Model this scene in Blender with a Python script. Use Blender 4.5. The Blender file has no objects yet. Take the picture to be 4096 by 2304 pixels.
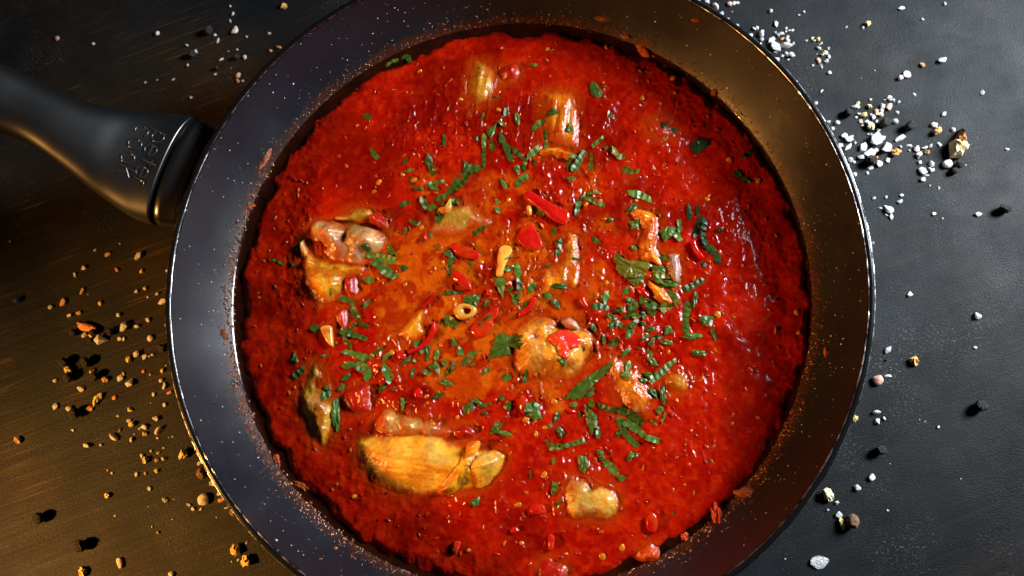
import bpy, bmesh, math, random
import numpy as np
from mathutils import Vector, Matrix, Euler

# ------------------------------------------------------------------ camera
sc = bpy.context.scene
COL = sc.collection
F_SRC = 3200.0                       # focal length in pixels of a 4096 px wide frame
RIM_Z = 0.052
CAM_LOC = (0.0247, -0.0757, 0.3088 + RIM_Z)
TX, TY = math.radians(12.43), math.radians(4.31)
CAM_R = Matrix.Rotation(TY, 3, 'Y') @ Matrix.Rotation(TX, 3, 'X')
cam_d = bpy.data.cameras.new('camera')
cam = bpy.data.objects.new('camera', cam_d)
COL.objects.link(cam)
cam.matrix_world = Matrix.Translation(CAM_LOC) @ CAM_R.to_4x4()
cam_d.sensor_width = 36.0
cam_d.lens = 36.0 * F_SRC / 4096.0
cam_d.clip_start = 0.01
cam_d.clip_end = 20.0
cam_d.dof.use_dof = True
cam_d.dof.focus_distance = 0.345
cam_d.dof.aperture_fstop = 8.0
sc.camera = cam

# ------------------------------------------------------------------ world, lights, exposure
w = bpy.data.worlds.new('World')
sc.world = w
w.use_nodes = True
w.node_tree.nodes['Background'].inputs[0].default_value = (0.75, 0.85, 1.0, 1)
w.node_tree.nodes['Background'].inputs[1].default_value = 0.008
sc.view_settings.view_transform = 'Standard'
sc.view_settings.look = 'None'
sc.view_settings.exposure = 0.0
sc.view_settings.gamma = 1.0
sc.cycles.use_denoising = True
sc.cycles.max_bounces = 8
sc.cycles.sample_clamp_indirect = 4.0


def aim(o, target):
    d = Vector(target) - Vector(o.location)
    o.rotation_euler = d.to_track_quat('-Z', 'Y').to_euler()


def polar(az, el, d, c=(0, 0, 0)):
    az, el = math.radians(az), math.radians(el)
    return (c[0] + d * math.cos(el) * math.cos(az), c[1] + d * math.cos(el) * math.sin(az), c[2] + d * math.sin(el))


# daylight from a window to the right
win_d = bpy.data.lights.new('window_light', 'AREA')
win_d.shape = 'RECTANGLE'
win_d.size, win_d.size_y = 0.20, 0.17
win_d.spread = math.radians(100)
win_d.energy = 4.7
win_d.color = (0.87, 0.94, 1.0)
win = bpy.data.objects.new('window_light', win_d)
COL.objects.link(win)
win.location = polar(24, 31, 0.66, (0.05, 0.0, 0.0))
aim(win, (0.04, 0.01, 0))
# warm lamp standing low on the left
lamp_d = bpy.data.lights.new('warm_lamp', 'SPOT')
lamp_d.energy = 27.0
lamp_d.color = (1.0, 0.45, 0.095)
lamp_d.spot_size = math.radians(58)
lamp_d.spot_blend = 1.0
lamp_d.shadow_soft_size = 0.024
lamp = bpy.data.objects.new('warm_lamp', lamp_d)
COL.objects.link(lamp)
lamp.location = (-0.50, -0.20, 0.26)
aim(lamp, (0.01, -0.06, 0.0))

rnd = random.Random(7)

# ------------------------------------------------------------------ noise
_tabs = {}


def _tab(seed):
    if seed not in _tabs:
        r = np.random.RandomState(seed)
        _tabs[seed] = (r.rand(128, 128), r.rand(128, 128))
    return _tabs[seed]


def vnoise(x, y, seed=1):
    t = _tab(seed)[0]
    xi, yi = np.floor(x).astype(int), np.floor(y).astype(int)
    fx, fy = x - xi, y - yi
    fx = fx * fx * fx * (fx * (fx * 6 - 15) + 10)
    fy = fy * fy * fy * (fy * (fy * 6 - 15) + 10)
    a, b = t[xi % 128, yi % 128], t[(xi + 1) % 128, yi % 128]
    c, d = t[xi % 128, (yi + 1) % 128], t[(xi + 1) % 128, (yi + 1) % 128]
    return (a + (b - a) * fx) * (1 - fy) + (c + (d - c) * fx) * fy


def fbm(x, y, seed=1, oct=4, gain=0.5):
    s, a, n = 0.0, 1.0, 0.0
    for i in range(oct):
        s = s + a * vnoise(x * 2 ** i + 13.7 * i, y * 2 ** i + 7.3 * i, seed + i)
        n += a
        a *= gain
    return s / n


def worley(x, y, seed=1):
    ta, tb = _tab(seed)
    xi, yi = np.floor(x).astype(int), np.floor(y).astype(int)
    f1 = np.full(x.shape, 9.0)
    f2 = np.full(x.shape, 9.0)
    idv = np.zeros(x.shape)
    for dx in (-1, 0, 1):
        for dy in (-1, 0, 1):
            cx, cy = xi + dx, yi + dy
            px, py = cx + ta[cx % 128, cy % 128], cy + tb[cx % 128, cy % 128]
            d = np.hypot(px - x, py - y)
            nid = ta[(cx * 7 + 3) % 128, (cy * 5 + 1) % 128]
            closer = d < f1
            f2 = np.where(closer, f1, np.minimum(f2, d))
            idv = np.where(closer, nid, idv)
            f1 = np.where(closer, d, f1)
    return f1, f2, idv


def sstep(a, b, x):
    t = np.clip((x - a) / (b - a), 0, 1)
    return t * t * (3 - 2 * t)


def mixc(a, b, t):
    t = np.asarray(t)[..., None]
    return np.asarray(a) * (1 - t) + np.asarray(b) * t


# ------------------------------------------------------------------ photo position -> place in the scene
RM = np.array(CAM_R)
CL = np.array(CAM_LOC)


def at(px, py, z=0.0):
    """point of the photograph (in 4096 x 2304) laid on the level z"""
    d = RM @ np.array([(px - 2048) / F_SRC, (1152 - py) / F_SRC, -1.0])
    t = (z - CL[2]) / d[2]
    p = CL + t * d
    return p


TILES = {'00': (0, 0), '10': (1024, 0), '20': (2048, 0), '30': (3072, 0), '01': (0, 768), '11': (1024, 768),
         '21': (2048, 768), '31': (3072, 768), '02': (0, 1536), '12': (1024, 1536), '22': (2048, 1536), '32': (3072, 1536)}
ZF = 1024 / 1932.0


def src(tile, x, y):
    o = TILES[tile]
    return o[0] + x * ZF, o[1] + y * ZF


VF = 4096 / 2576.0

# ------------------------------------------------------------------ object helpers


def tag(o, label=None, cat=None, group=None, kind=None):
    if label: o['label'] = label
    if cat: o['category'] = cat
    if group: o['group'] = group
    if kind: o['kind'] = kind
    return o


def link(name, me, mat=None, parent=None):
    o = bpy.data.objects.new(name, me)
    COL.objects.link(o)
    if mat is not None and me is not None and len(me.materials) == 0:
        me.materials.append(mat)
    if parent is not None:
        o.parent = parent
    return o


def empty(name, loc):
    o = bpy.data.objects.new(name, None)
    o.empty_display_size = 0.01
    COL.objects.link(o)
    o.location = loc
    return o


def mesh_np(name, co, quads=None, tris=None, smooth=True, colors=None):
    me = bpy.data.meshes.new(name)
    co = np.asarray(co, dtype=np.float32)
    me.vertices.add(len(co))
    me.vertices.foreach_set('co', co.ravel())
    nq = 0 if quads is None else len(quads)
    nt = 0 if tris is None else len(tris)
    idx = []
    if nq: idx.append(np.asarray(quads, dtype=np.int32).ravel())
    if nt: idx.append(np.asarray(tris, dtype=np.int32).ravel())
    idx = np.concatenate(idx)
    me.loops.add(len(idx))
    me.loops.foreach_set('vertex_index', idx)
    me.polygons.add(nq + nt)
    st = np.concatenate([np.arange(nq) * 4, nq * 4 + np.arange(nt) * 3]).astype(np.int32)
    me.polygons.foreach_set('loop_start', st)
    me.polygons.foreach_set('use_smooth', np.full(nq + nt, smooth, dtype=bool))
    me.update(calc_edges=True)
    me.validate()
    if colors is not None:
        ca = me.color_attributes.new('Col', 'FLOAT_COLOR', 'POINT')
        c4 = np.ones((len(co), 4), dtype=np.float32)
        c4[:, :colors.shape[1]] = colors
        ca.data.foreach_set('color', c4.ravel())
    return me


def lathe(name, prof, n=256, closed=False, smooth=True, irregular=0.0):
    prof = np.array(prof)
    m = len(prof)
    th = np.linspace(0, 2 * np.pi, n, endpoint=False)
    co = np.zeros((n, m, 3))
    co[:, :, 0] = np.cos(th)[:, None] * prof[:, 0]
    co[:, :, 1] = np.sin(th)[:, None] * prof[:, 0]
    co[:, :, 2] = prof[:, 1]
    i = np.arange(n)[:, None]
    jn = m if closed else m - 1
    j = np.arange(jn)[None, :]
    i2, j2 = (i + 1) % n, (j + 1) % m
    q = np.stack([i * m + j, i2 * m + j, i2 * m + j2, i * m + j2], -1).reshape(-1, 4)
    return mesh_np(name, co.reshape(-1, 3), quads=q, smooth=smooth)


def spline(P, n, closed=True):
    """Catmull-Rom through P"""
    P = np.array(P, float)
    m = len(P)
    out = []
    segs = m if closed else m - 1
    for i in range(segs):
        if closed:
            p0, p1, p2, p3 = P[(i - 1) % m], P[i], P[(i + 1) % m], P[(i + 2) % m]
        else:
            p0, p1, p2, p3 = P[max(i - 1, 0)], P[i], P[i + 1], P[min(i + 2, m - 1)]
        for k in range(n):
            t = k / n
            out.append(0.5 * ((2 * p1) + (-p0 + p2) * t + (2 * p0 - 5 * p1 + 4 * p2 - p3) * t * t + (-p0 + 3 * p1 - 3 * p2 + p3) * t ** 3))
    if not closed: out.append(P[-1])
    return np.array(out)


def poly_sd(X, Y, P):
    """signed distance to polygon, positive inside"""
    d2 = np.full(X.shape, 1e9)
    ins = np.zeros(X.shape, bool)
    m = len(P)
    for i in range(m):
        ax, ay = P[i]
        bx, by = P[(i + 1) % m]
        ex, ey = bx - ax, by - ay
        L = ex * ex + ey * ey + 1e-18
        t = np.clip(((X - ax) * ex + (Y - ay) * ey) / L, 0, 1)
        d2 = np.minimum(d2, (X - ax - t * ex) ** 2 + (Y - ay - t * ey) ** 2)
        cond = ((ay > Y) != (by > Y))
        if abs(by - ay) > 1e-15:
            ins ^= cond & (X < ax + (Y - ay) / (by - ay) * ex)
    d = np.sqrt(d2)
    return np.where(ins, d, -d)


def tube(P, rad, n=8, cap=True):
    P = [Vector(p) for p in P]
    co, q = [], []
    for i, p in enumerate(P):
        t = (P[min(i + 1, len(P) - 1)] - P[max(i - 1, 0)]).normalized()
        u = t.cross(Vector((0, 0, 1)))
        if u.length < 1e-6: u = Vector((1, 0, 0))
        u.normalize()
        v = u.cross(t)
        r = rad[i] if hasattr(rad, '__len__') else rad
        for k in range(n):
            a = 2 * math.pi * k / n
            co.append(p + u * (r * math.cos(a)) + v * (r * math.sin(a)))
    for i in range(len(P) - 1):
        for k in range(n):
            q.append((i * n + k, i * n + (k + 1) % n, (i + 1) * n + (k + 1) % n, (i + 1) * n + k))
    return [tuple(c) for c in co], q


# ------------------------------------------------------------------ material helpers


def new_mat(name):
    m = bpy.data.materials.new(name)
    m.use_nodes = True
    nt = m.node_tree
    return m, nt, nt.nodes['Principled BSDF']


def N(nt, typ, **kw):
    n = nt.nodes.new(typ)
    for k, v in kw.items():
        if hasattr(n, k):
            setattr(n, k, v)
        else:
            n.inputs[k].default_value = v
    return n


def setp(p, **kw):
    names = {'color': 'Base Color', 'rough': 'Roughness', 'metal': 'Metallic', 'spec': 'Specular IOR Level', 'sss': 'Subsurface Weight',
             'sssr': 'Subsurface Radius', 'ssss': 'Subsurface Scale', 'trans': 'Transmission Weight', 'ior': 'IOR', 'coat': 'Coat Weight', 'coatr': 'Coat Roughness'}
    for k, v in kw.items():
        if k == 'color' and len(v) == 3: v = (*v, 1)
        p.inputs[names[k]].default_value = v


def objco(nt, scale=(1, 1, 1), rot=0.0):
    tc = N(nt, 'ShaderNodeTexCoord')
    src_ = tc.outputs['Object']
    if rot:
        m0 = N(nt, 'ShaderNodeMapping')
        m0.inputs['Rotation'].default_value = (0, 0, rot)
        nt.links.new(src_, m0.inputs['Vector'])
        src_ = m0.outputs['Vector']
    mp = N(nt, 'ShaderNodeMapping')
    mp.inputs['Scale'].default_value = scale
    nt.links.new(src_, mp.inputs['Vector'])
    return mp.outputs['Vector']


def noise(nt, vec, scale, detail=4, rough=0.55):
    n = N(nt, 'ShaderNodeTexNoise')
    n.inputs['Scale'].default_value = scale
    n.inputs['Detail'].default_value = detail
    n.inputs['Roughness'].default_value = rough
    if vec is not None: nt.links.new(vec, n.inputs['Vector'])
    return n.outputs['Fac']


def ramp(nt, fac, stops):
    r = N(nt, 'ShaderNodeValToRGB')
    e = r.color_ramp.elements
    while len(e) > len(stops): e.remove(e[-1])
    while len(e) < len(stops): e.new(0.5)
    for k, (p, c) in enumerate(stops):
        e[k].position = p
        e[k].color = (*c, 1) if len(c) == 3 else c
    nt.links.new(fac, r.inputs['Fac'])
    return r.outputs['Color']


def mixrgb(nt, fac, a, b, mode='MIX'):
    m = N(nt, 'ShaderNodeMix', data_type='RGBA', blend_type=mode)
    for sock, val in ((m.inputs[0], fac), (m.inputs[6], a), (m.inputs[7], b)):
        if hasattr(val, 'is_linked') or hasattr(val, 'links'):
            nt.links.new(val, sock)
        elif isinstance(val, (int, float)):
            sock.default_value = val
        else:
            sock.default_value = (*val, 1) if len(val) == 3 else val
    return m.outputs[2]


def math_n(nt, op, a, b=0.0):
    m = N(nt, 'ShaderNodeMath', operation=op)
    for sock, val in ((m.inputs[0], a), (m.inputs[1], b)):
        if isinstance(val, (int, float)): sock.default_value = val
        else: nt.links.new(val, sock)
    return m.outputs[0]


def bump(nt, p, h, strength, dist, prev=None):
    b = N(nt, 'ShaderNodeBump')
    b.inputs['Strength'].default_value = strength
    b.inputs['Distance'].default_value = dist
    nt.links.new(h, b.inputs['Height'])
    if prev is not None: nt.links.new(prev, b.inputs['Normal'])
    nt.links.new(b.outputs['Normal'], p.inputs['Normal'])
    return b.outputs['Normal']


# ------------------------------------------------------------------ materials
GRAIN = math.radians(-20)
# black painted wood
m_table, nt, p = new_mat('black_painted_wood')
v_plain = objco(nt)
v_long = objco(nt, (9, 260, 1), GRAIN)
v_long2 = objco(nt, (22, 800, 1), GRAIN)
v_mid = objco(nt, (900, 1700, 1), GRAIN)
patch = noise(nt, v_plain, 9, 3)
scr = noise(nt, v_long, 1.0, 5, 0.7)
scr2 = noise(nt, v_long2, 1.0, 3, 0.6)
base = ramp(nt, noise(nt, v_plain, 22, 5), [(0.3, (0.0030, 0.0042, 0.0055)), (0.7, (0.007, 0.0092, 0.0115))])
scm = math_n(nt, 'MULTIPLY', ramp(nt, scr, [(0.56, (0, 0, 0)), (0.70, (1, 1, 1))]), ramp(nt, patch, [(0.40, (0.10, 0.10, 0.10)), (0.62, (1, 1, 1))]))
scm2 = math_n(nt, 'MULTIPLY', ramp(nt, scr2, [(0.60, (0, 0, 0)), (0.72, (1, 1, 1))]), ramp(nt, noise(nt, v_plain, 14, 3), [(0.45, (0, 0, 0)), (0.62, (1, 1, 1))]))
c = mixrgb(nt, math_n(nt, 'MULTIPLY', scm, 0.35), base, (0.030, 0.018, 0.009))
sepw = N(nt, 'ShaderNodeSeparateXYZ'); nt.links.new(v_plain, sepw.inputs[0])
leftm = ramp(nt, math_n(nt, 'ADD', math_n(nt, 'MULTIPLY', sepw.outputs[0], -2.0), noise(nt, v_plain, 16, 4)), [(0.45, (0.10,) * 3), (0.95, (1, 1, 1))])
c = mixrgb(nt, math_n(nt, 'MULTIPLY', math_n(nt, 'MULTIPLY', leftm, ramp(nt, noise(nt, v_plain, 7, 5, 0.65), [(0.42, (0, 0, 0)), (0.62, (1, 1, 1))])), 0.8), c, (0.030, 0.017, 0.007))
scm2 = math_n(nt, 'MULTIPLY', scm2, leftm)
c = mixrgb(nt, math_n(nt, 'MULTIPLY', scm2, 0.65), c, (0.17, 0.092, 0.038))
dust = math_n(nt, 'MULTIPLY', ramp(nt, noise(nt, v_plain, 900, 3, 0.7), [(0.56, (0, 0, 0)), (0.66, (1, 1, 1))]), ramp(nt, noise(nt, v_plain, 17, 5, 0.7), [(0.53, (0.03, 0.03, 0.03)), (0.70, (0.8, 0.8, 0.8))]))
c = mixrgb(nt, math_n(nt, 'MULTIPLY', dust, 0.8), c, (0.16, 0.165, 0.165))
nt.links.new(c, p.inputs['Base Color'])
setp(p, rough=0.50, spec=0.3)
sepx = N(nt, 'ShaderNodeSeparateXYZ'); nt.links.new(v_plain, sepx.inputs[0])
wornm = ramp(nt, math_n(nt, 'ADD', math_n(nt, 'MULTIPLY', sepx.outputs[0], -1.6), noise(nt, v_plain, 12, 4)), [(0.35, (0.12,) * 3), (0.85, (1, 1, 1))])
stk = math_n(nt, 'ADD', math_n(nt, 'MULTIPLY', ramp(nt, scr2, [(0.42, (0, 0, 0)), (0.68, (1, 1, 1))]), 0.5), math_n(nt, 'MULTIPLY', ramp(nt, scr, [(0.40, (0, 0, 0)), (0.66, (1, 1, 1))]), 0.5))
spc = ramp(nt, stk, [(0.1, (0.13,) * 3), (0.85, (0.21,) * 3)])
spc = mixrgb(nt, wornm, ramp(nt, noise(nt, v_plain, 40, 5, 0.65), [(0.3, (0.08,) * 3), (0.7, (0.18,) * 3)]), spc)
nt.links.new(spc, p.inputs['Specular IOR Level'])
nt.links.new(ramp(nt, noise(nt, v_plain, 30, 5, 0.6), [(0.3, (0.44,) * 3), (0.7, (0.60,) * 3)]), p.inputs['Roughness'])
pits = noise(nt, v_mid, 1.0, 4, 0.65)
b1 = bump(nt, p, pits, 0.60, 0.0004)
bump(nt, p, scr, 0.22, 0.0004, b1)

# speckled charcoal enamel


def enamel(name, base_c, rough, specks=True, spec=0.46):
    m, nt, p = new_mat(name)
    v = objco(nt)
    c = ramp(nt, noise(nt, v, 60, 3), [(0.3, tuple(x * 0.85 for x in base_c)), (0.7, tuple(x * 1.15 for x in base_c))])
    if specks:
        for sc_, th, keep in ((240, 0.11, 0.83), (480, 0.15, 0.86), (800, 0.17, 0.90)):
            vo = N(nt, 'ShaderNodeTexVoronoi')
            vo.inputs['Scale'].default_value = sc_
            nt.links.new(v, vo.inputs['Vector'])
            sep = N(nt, 'ShaderNodeSeparateColor')
            nt.links.new(vo.outputs['Color'], sep.inputs[0])
            size = math_n(nt, 'MULTIPLY', math_n(nt, 'SUBTRACT', sep.outputs[1], keep), th / (1 - keep))
            dot = math_n(nt, 'LESS_THAN', vo.outputs['Distance'], size)
            c = mixrgb(nt, dot, c, (0.62, 0.62, 0.62))
    if specks:      # browned tide mark where the sauce has splashed and dried
        sz = N(nt, 'ShaderNodeSeparateXYZ'); nt.links.new(v, sz.inputs[0])
        up = N(nt, 'ShaderNodeMapRange'); up.inputs[1].default_value = 0.0218; up.inputs[2].default_value = 0.0300; up.inputs[3].default_value = 0.62; up.inputs[4].default_value = 0.0
        nt.links.new(sz.outputs[2], up.inputs[0])
        st = ramp(nt, math_n(nt, 'ADD', noise(nt, v, 190, 5, 0.7), up.outputs[0]), [(0.72, (0, 0, 0)), (0.98, (1, 1, 1))])
        c = mixrgb(nt, math_n(nt, 'MULTIPLY', st, 0.85), c, (0.030, 0.0085, 0.0030))
    nt.links.new(c, p.inputs['Base Color'])
    setp(p, rough=rough, spec=spec)
    rr = ramp(nt, noise(nt, v, 45, 5), [(0.3, (rough * 0.8,) * 3), (0.7, (rough * 1.25,) * 3)])
    nt.links.new(rr, p.inputs['Roughness'])
    bump(nt, p, noise(nt, v, 500, 3), 0.12, 0.0003)
    return m


m_enamel = enamel('speckled_charcoal_enamel', (0.0050, 0.0070, 0.0105), 0.33)
m_outer = enamel('black_enamel', (0.004, 0.004, 0.0045), 0.22, False, 0.2)
m_metal, nt, p = new_mat('worn_rim_metal')
v = objco(nt)
setp(p, metal=1.0, rough=0.28, color=(0.55, 0.55, 0.56))
nt.links.new(ramp(nt, noise(nt, v, 420, 4, 0.7), [(0.40, (0.05, 0.05, 0.05)), (0.56, (0.75, 0.75, 0.75))]), p.inputs['Base Color'])
m_handle, nt, p = new_mat('soft_black_plastic')
v = objco(nt)
setp(p, color=(0.004, 0.0042, 0.0046), rough=0.42, spec=1.0, coat=0.5, coatr=0.30)
nt.links.new(ramp(nt, noise(nt, v, 40, 4), [(0.3, (0.29,) * 3), (0.7, (0.36,) * 3)]), p.inputs['Roughness'])
bump(nt, p, noise(nt, v, 2500, 2), 0.06, 0.0002)
m_neck, nt, p = new_mat('glossy_black_plastic')
v = objco(nt)
setp(p, color=(0.004, 0.004, 0.0045), rough=0.27, spec=0.85)
bump(nt, p, noise(nt, v, 700, 4), 0.10, 0.0003)
m_letter, nt, p = new_mat('letter_plastic')
setp(p, color=(0.016, 0.016, 0.017), rough=0.22, spec=0.6)
# oil film
m_oil, nt, p = new_mat('dark_red_oil')
v = objco(nt)
nt.links.new(ramp(nt, noise(nt, v, 120, 4), [(0.3, (0.005, 0.0015, 0.001)), (0.7, (0.020, 0.0035, 0.001))]), p.inputs['Base Color'])
setp(p, rough=0.10, spec=0.5)
bump(nt, p, noise(nt, v, 350, 3), 0.15, 0.0005)


def food(name, rough, sss, radius, fine, fstr, fdist, grain=0.25, spec=0.5, coat=0.0):
    """colour from the piece's own pigment attribute, fine wet relief on top"""
    m, nt, p = new_mat(name)
    v = objco(nt)
    at_ = N(nt, 'ShaderNodeVertexColor', layer_name='Col')
    g = ramp(nt, noise(nt, v, fine * 1.3, 4, 0.6), [(0.25, (1 - grain,) * 3), (0.75, (1 + grain,) * 3)])
    c = mixrgb(nt, 1.0, at_.outputs['Color'], g, 'MULTIPLY')
    nt.links.new(c, p.inputs['Base Color'])
    setp(p, rough=rough, spec=spec, sss=sss, sssr=radius, ssss=1.0, coat=coat, coatr=0.06)
    wetn = ramp(nt, noise(nt, v, 55, 4, 0.6), [(0.40, (rough * 1.5,) * 3), (0.62, (rough * 0.75,) * 3)])
    nt.links.new(mixrgb(nt, at_.outputs['Alpha'], wetn, (rough * 0.7,) * 3), p.inputs['Roughness'])
    b = bump(nt, p, noise(nt, v, fine, 3, 0.6), fstr, fdist)
    bump(nt, p, noise(nt, v, fine * 3.2, 2, 0.6), fstr * 0.6, fdist * 0.35, b)
    return m


m_sauce = food('tomato_sauce_wet', 0.14, 0.15, (0.004, 0.0010, 0.0004), 480, 0.32, 0.0010, 0.22, spec=0.28)
m_meat = food('cooked_chicken_wet', 0.26, 0.30, (0.004, 0.002, 0.0008), 520, 0.50, 0.0010, 0.24, spec=0.36)
m_pepper = food('red_pepper_skin', 0.14, 0.10, (0.003, 0.0006, 0.0004), 330, 0.35, 0.0008, 0.22, spec=0.4)
m_garlic = food('cooked_garlic', 0.16, 0.15, (0.003, 0.002, 0.0008), 260, 0.15, 0.0005, 0.10)
m_seed = food('pepper_seed_skin', 0.18, 0.10, (0.002, 0.001, 0.0004), 700, 0.15, 0.0004, 0.12)


def leaf_mat(name, a, b, rough=0.32):
    m, nt, p = new_mat(name)
    v = objco(nt)
    oi = N(nt, 'ShaderNodeObjectInfo')
    c = ramp(nt, noise(nt, v, 420, 4, 0.6), [(0.3, a), (0.72, b)])
    k = ramp(nt, oi.outputs['Random'], [(0.0, (0.58,) * 3), (0.6, (1.05,) * 3), (1.0, (1.55,) * 3)])
    c = mixrgb(nt, 1.0, c, k, 'MULTIPLY')
    nt.links.new(c, p.inputs['Base Color'])
    setp(p, rough=rough, spec=0.25)
    bump(nt, p, noise(nt, objco(nt, (500, 2600, 500), 0.5), 1.0, 3), 0.35, 0.0004)
    return m


m_leaf = leaf_mat('parsley_green', (0.019, 0.046, 0.005), (0.054, 0.102, 0.012))
m_leaf_olive = leaf_mat('parsley_olive', (0.050, 0.056, 0.004), (0.11, 0.105, 0.008))
m_leaf_dark = leaf_mat('parsley_dark', (0.006, 0.020, 0.006), (0.016, 0.040, 0.010))


def salt_mat(name, c, trans):
    m, nt, p = new_mat(name)
    v = objco(nt)
    nt.links.new(ramp(nt, noise(nt, v, 1.6, 3), [(0.3, tuple(x * 0.88 for x in c)), (0.7, c)]), p.inputs['Base Color'])
    setp(p, rough=0.30, trans=trans, ior=1.45, spec=0.5, sss=0.5, sssr=(0.002, 0.002, 0.002), ssss=1.0)
    bump(nt, p, noise(nt, v, 3.5, 3), 0.35, 0.25)
    return m


m_salt = salt_mat('white_salt', (0.95, 0.95, 0.95), 0.28)
m_salt_clear = salt_mat('clear_salt', (0.94, 0.95, 0.95), 0.45)
m_salt_pale = salt_mat('pale_pink_salt', (0.88, 0.74, 0.69), 0.18)
m_salt_pink = salt_mat('pink_salt', (0.78, 0.42, 0.32), 0.15)
m_salt_orange = salt_mat('orange_salt', (0.80, 0.34, 0.13), 0.20)


def rough_mat(name, stops, scale, rough, bs, bd):
    m, nt, p = new_mat(name)
    v = objco(nt)
    nt.links.new(ramp(nt, noise(nt, v, scale, 5, 0.65), stops), p.inputs['Base Color'])
    setp(p, rough=rough, spec=0.35)
    bump(nt, p, noise(nt, v, scale * 2, 4), bs, bd)
    return m


m_corn = rough_mat('black_pepper_skin', [(0.3, (0.010, 0.008, 0.007)), (0.7, (0.035, 0.028, 0.025))], 3.0, 0.50, 0.5, 0.15)
m_corn_brown = rough_mat('brown_pepper_skin', [(0.35, (0.10, 0.045, 0.020)), (0.65, (0.33, 0.18, 0.10))], 4.0, 0.60, 0.5, 0.12)
m_crumb_y = rough_mat('yellow_crumb', [(0.3, (0.66, 0.46, 0.12)), (0.7, (0.88, 0.72, 0.30))], 3.0, 0.7, 0.3, 0.2)
m_crumb_p = rough_mat('pale_crumb', [(0.3, (0.62, 0.55, 0.28)), (0.7, (0.92, 0.88, 0.62))], 3.0, 0.7, 0.3, 0.2)
m_crumb_o = rough_mat('toasted_crumb', [(0.3, (0.46, 0.19, 0.04)), (0.7, (0.86, 0.50, 0.17))], 3.0, 0.7, 0.3, 0.2)
m_crust = rough_mat('brown_crust', [(0.3, (0.22, 0.085, 0.022)), (0.7, (0.42, 0.19, 0.06))], 900, 0.65, 0.6, 0.001)
m_crumb_big = rough_mat('cream_crumb', [(0.3, (0.72, 0.45, 0.15)), (0.62, (0.86, 0.74, 0.48))], 420, 0.7, 0.7, 0.001)
m_splat, nt, p = new_mat('dried_sauce')
v = objco(nt)
nt.links.new(ramp(nt, noise(nt, v, 300, 3), [(0.35, (0.035, 0.014, 0.007)), (0.65, (0.20, 0.05, 0.014))]), p.inputs['Base Color'])
setp(p, rough=0.12, spec=0.9)

# ------------------------------------------------------------------ table
bm = bmesh.new()
bmesh.ops.create_cube(bm, size=1.0, matrix=Matrix.Translation((0, 0, -0.015)) @ Matrix.Diagonal((1.5, 1.1, 0.03, 1)))
bmesh.ops.bevel(bm, geom=bm.edges[:], offset=0.002, segments=2, affect='EDGES')
me = bpy.data.meshes.new('table_top')
bm.to_mesh(me); bm.free()
tag(link('table_top', me, m_table), 'black painted wooden table top with scratched brush grain', kind='structure')

# ------------------------------------------------------------------ frying pan
pan = empty('frying_pan', (0, 0, 0))
tag(pan, 'round black speckled frying pan holding red tomato stew, handle to the left', 'frying pan')
INNER = [(0.0005, 0.008), (0.06, 0.008), (0.100, 0.0082), (0.110, 0.0105), (0.119, 0.0155), (0.1256, 0.0220), (0.1307, 0.0300), (0.1346, 0.0385), (0.1376, 0.0470), (0.1388, 0.0508)]
INN = spline(INNER, 6, closed=False)
body = link('body', lathe('body', INN, 320), m_enamel, pan)
OUT = spline([(0.1418, 0.0500), (0.1405, 0.0455), (0.1375, 0.0370), (0.1335, 0.0280), (0.1280, 0.0195), (0.1210, 0.0115), (0.1120, 0.0050), (0.1020, 0.0008), (0.095, 0.0004), (0.0005, 0.0004)], 4, closed=False)
link('outer_wall', lathe('outer_wall', OUT, 320), m_outer, pan)
RIMP = [(0.1388, 0.0506), (0.1391, 0.0514), (0.1397, 0.0519), (0.1404, 0.0520), (0.1410, 0.0517), (0.1415, 0.0510), (0.1417, 0.0500), (0.1400, 0.0495)]
link('rim', lathe('rim', RIMP, 320, closed=True), m_outer, pan)


def ring(name, r, z, rad, wob, seed, parent, mat):
    n = 720
    P = []
    for k in range(n + 1):
        a = 2 * math.pi * (k % n) / n
        P.append((r * math.cos(a), r * math.sin(a), z))
    rr = [rad * (1 + wob * (2 * float(vnoise(np.array(k % n * 0.35), np.array(0.0), seed)) - 1)) for k in range(n + 1)]
    co, q = tube(P, rr, 6)
    return link(name, mesh_np(name, co, quads=q), mat, parent)


ring('rim_edge', 0.1391, 0.0514, 0.00019, 0.9, 3, pan, m_metal)
ring('rim_edge', 0.1415, 0.0509, 0.00016, 0.7, 5, pan, m_metal)

# handle : sections from the neck outwards (upper edge, lower edge in view pixels, level, half thickness)
HS = [((503, 300), (393, 566), 0.0375, 0.0118), ((440, 291), (345, 552), 0.0393, 0.0122), ((375, 287), (290, 516), 0.0434, 0.0125), ((310, 280), (238, 478), 0.0488, 0.0125),
      ((225, 262), (158, 420), 0.0562, 0.0120), ((135, 222), (70, 362), 0.0640, 0.0115), ((45, 180), (-30, 322), 0.0720, 0.0112), ((-95, 115), (-170, 275), 0.0825, 0.0112),
      ((-240, 50), (-310, 215), 0.0915, 0.0110), ((-370, 0), (-430, 150), 0.0985, 0.0095), ((-420, 10), (-455, 100), 0.1005, 0.0050)]
sec = []
for up, lo, z, b in HS:
    pu, pl = at(up[0] * VF, up[1] * VF, z), at(lo[0] * VF, lo[1] * VF, z)
    c_ = (pu + pl) / 2
    sec.append(np.array([c_[0], c_[1], z, np.linalg.norm(pu - pl) / 2, b]))
S = spline(sec, 8, closed=False)
AX = S[40, :2] - S[0, :2]
AX = AX / np.linalg.norm(AX)
PERP = np.array([-AX[1], AX[0]])
if PERP[1] < 0: PERP = -PERP      # towards the top of the photo


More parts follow.
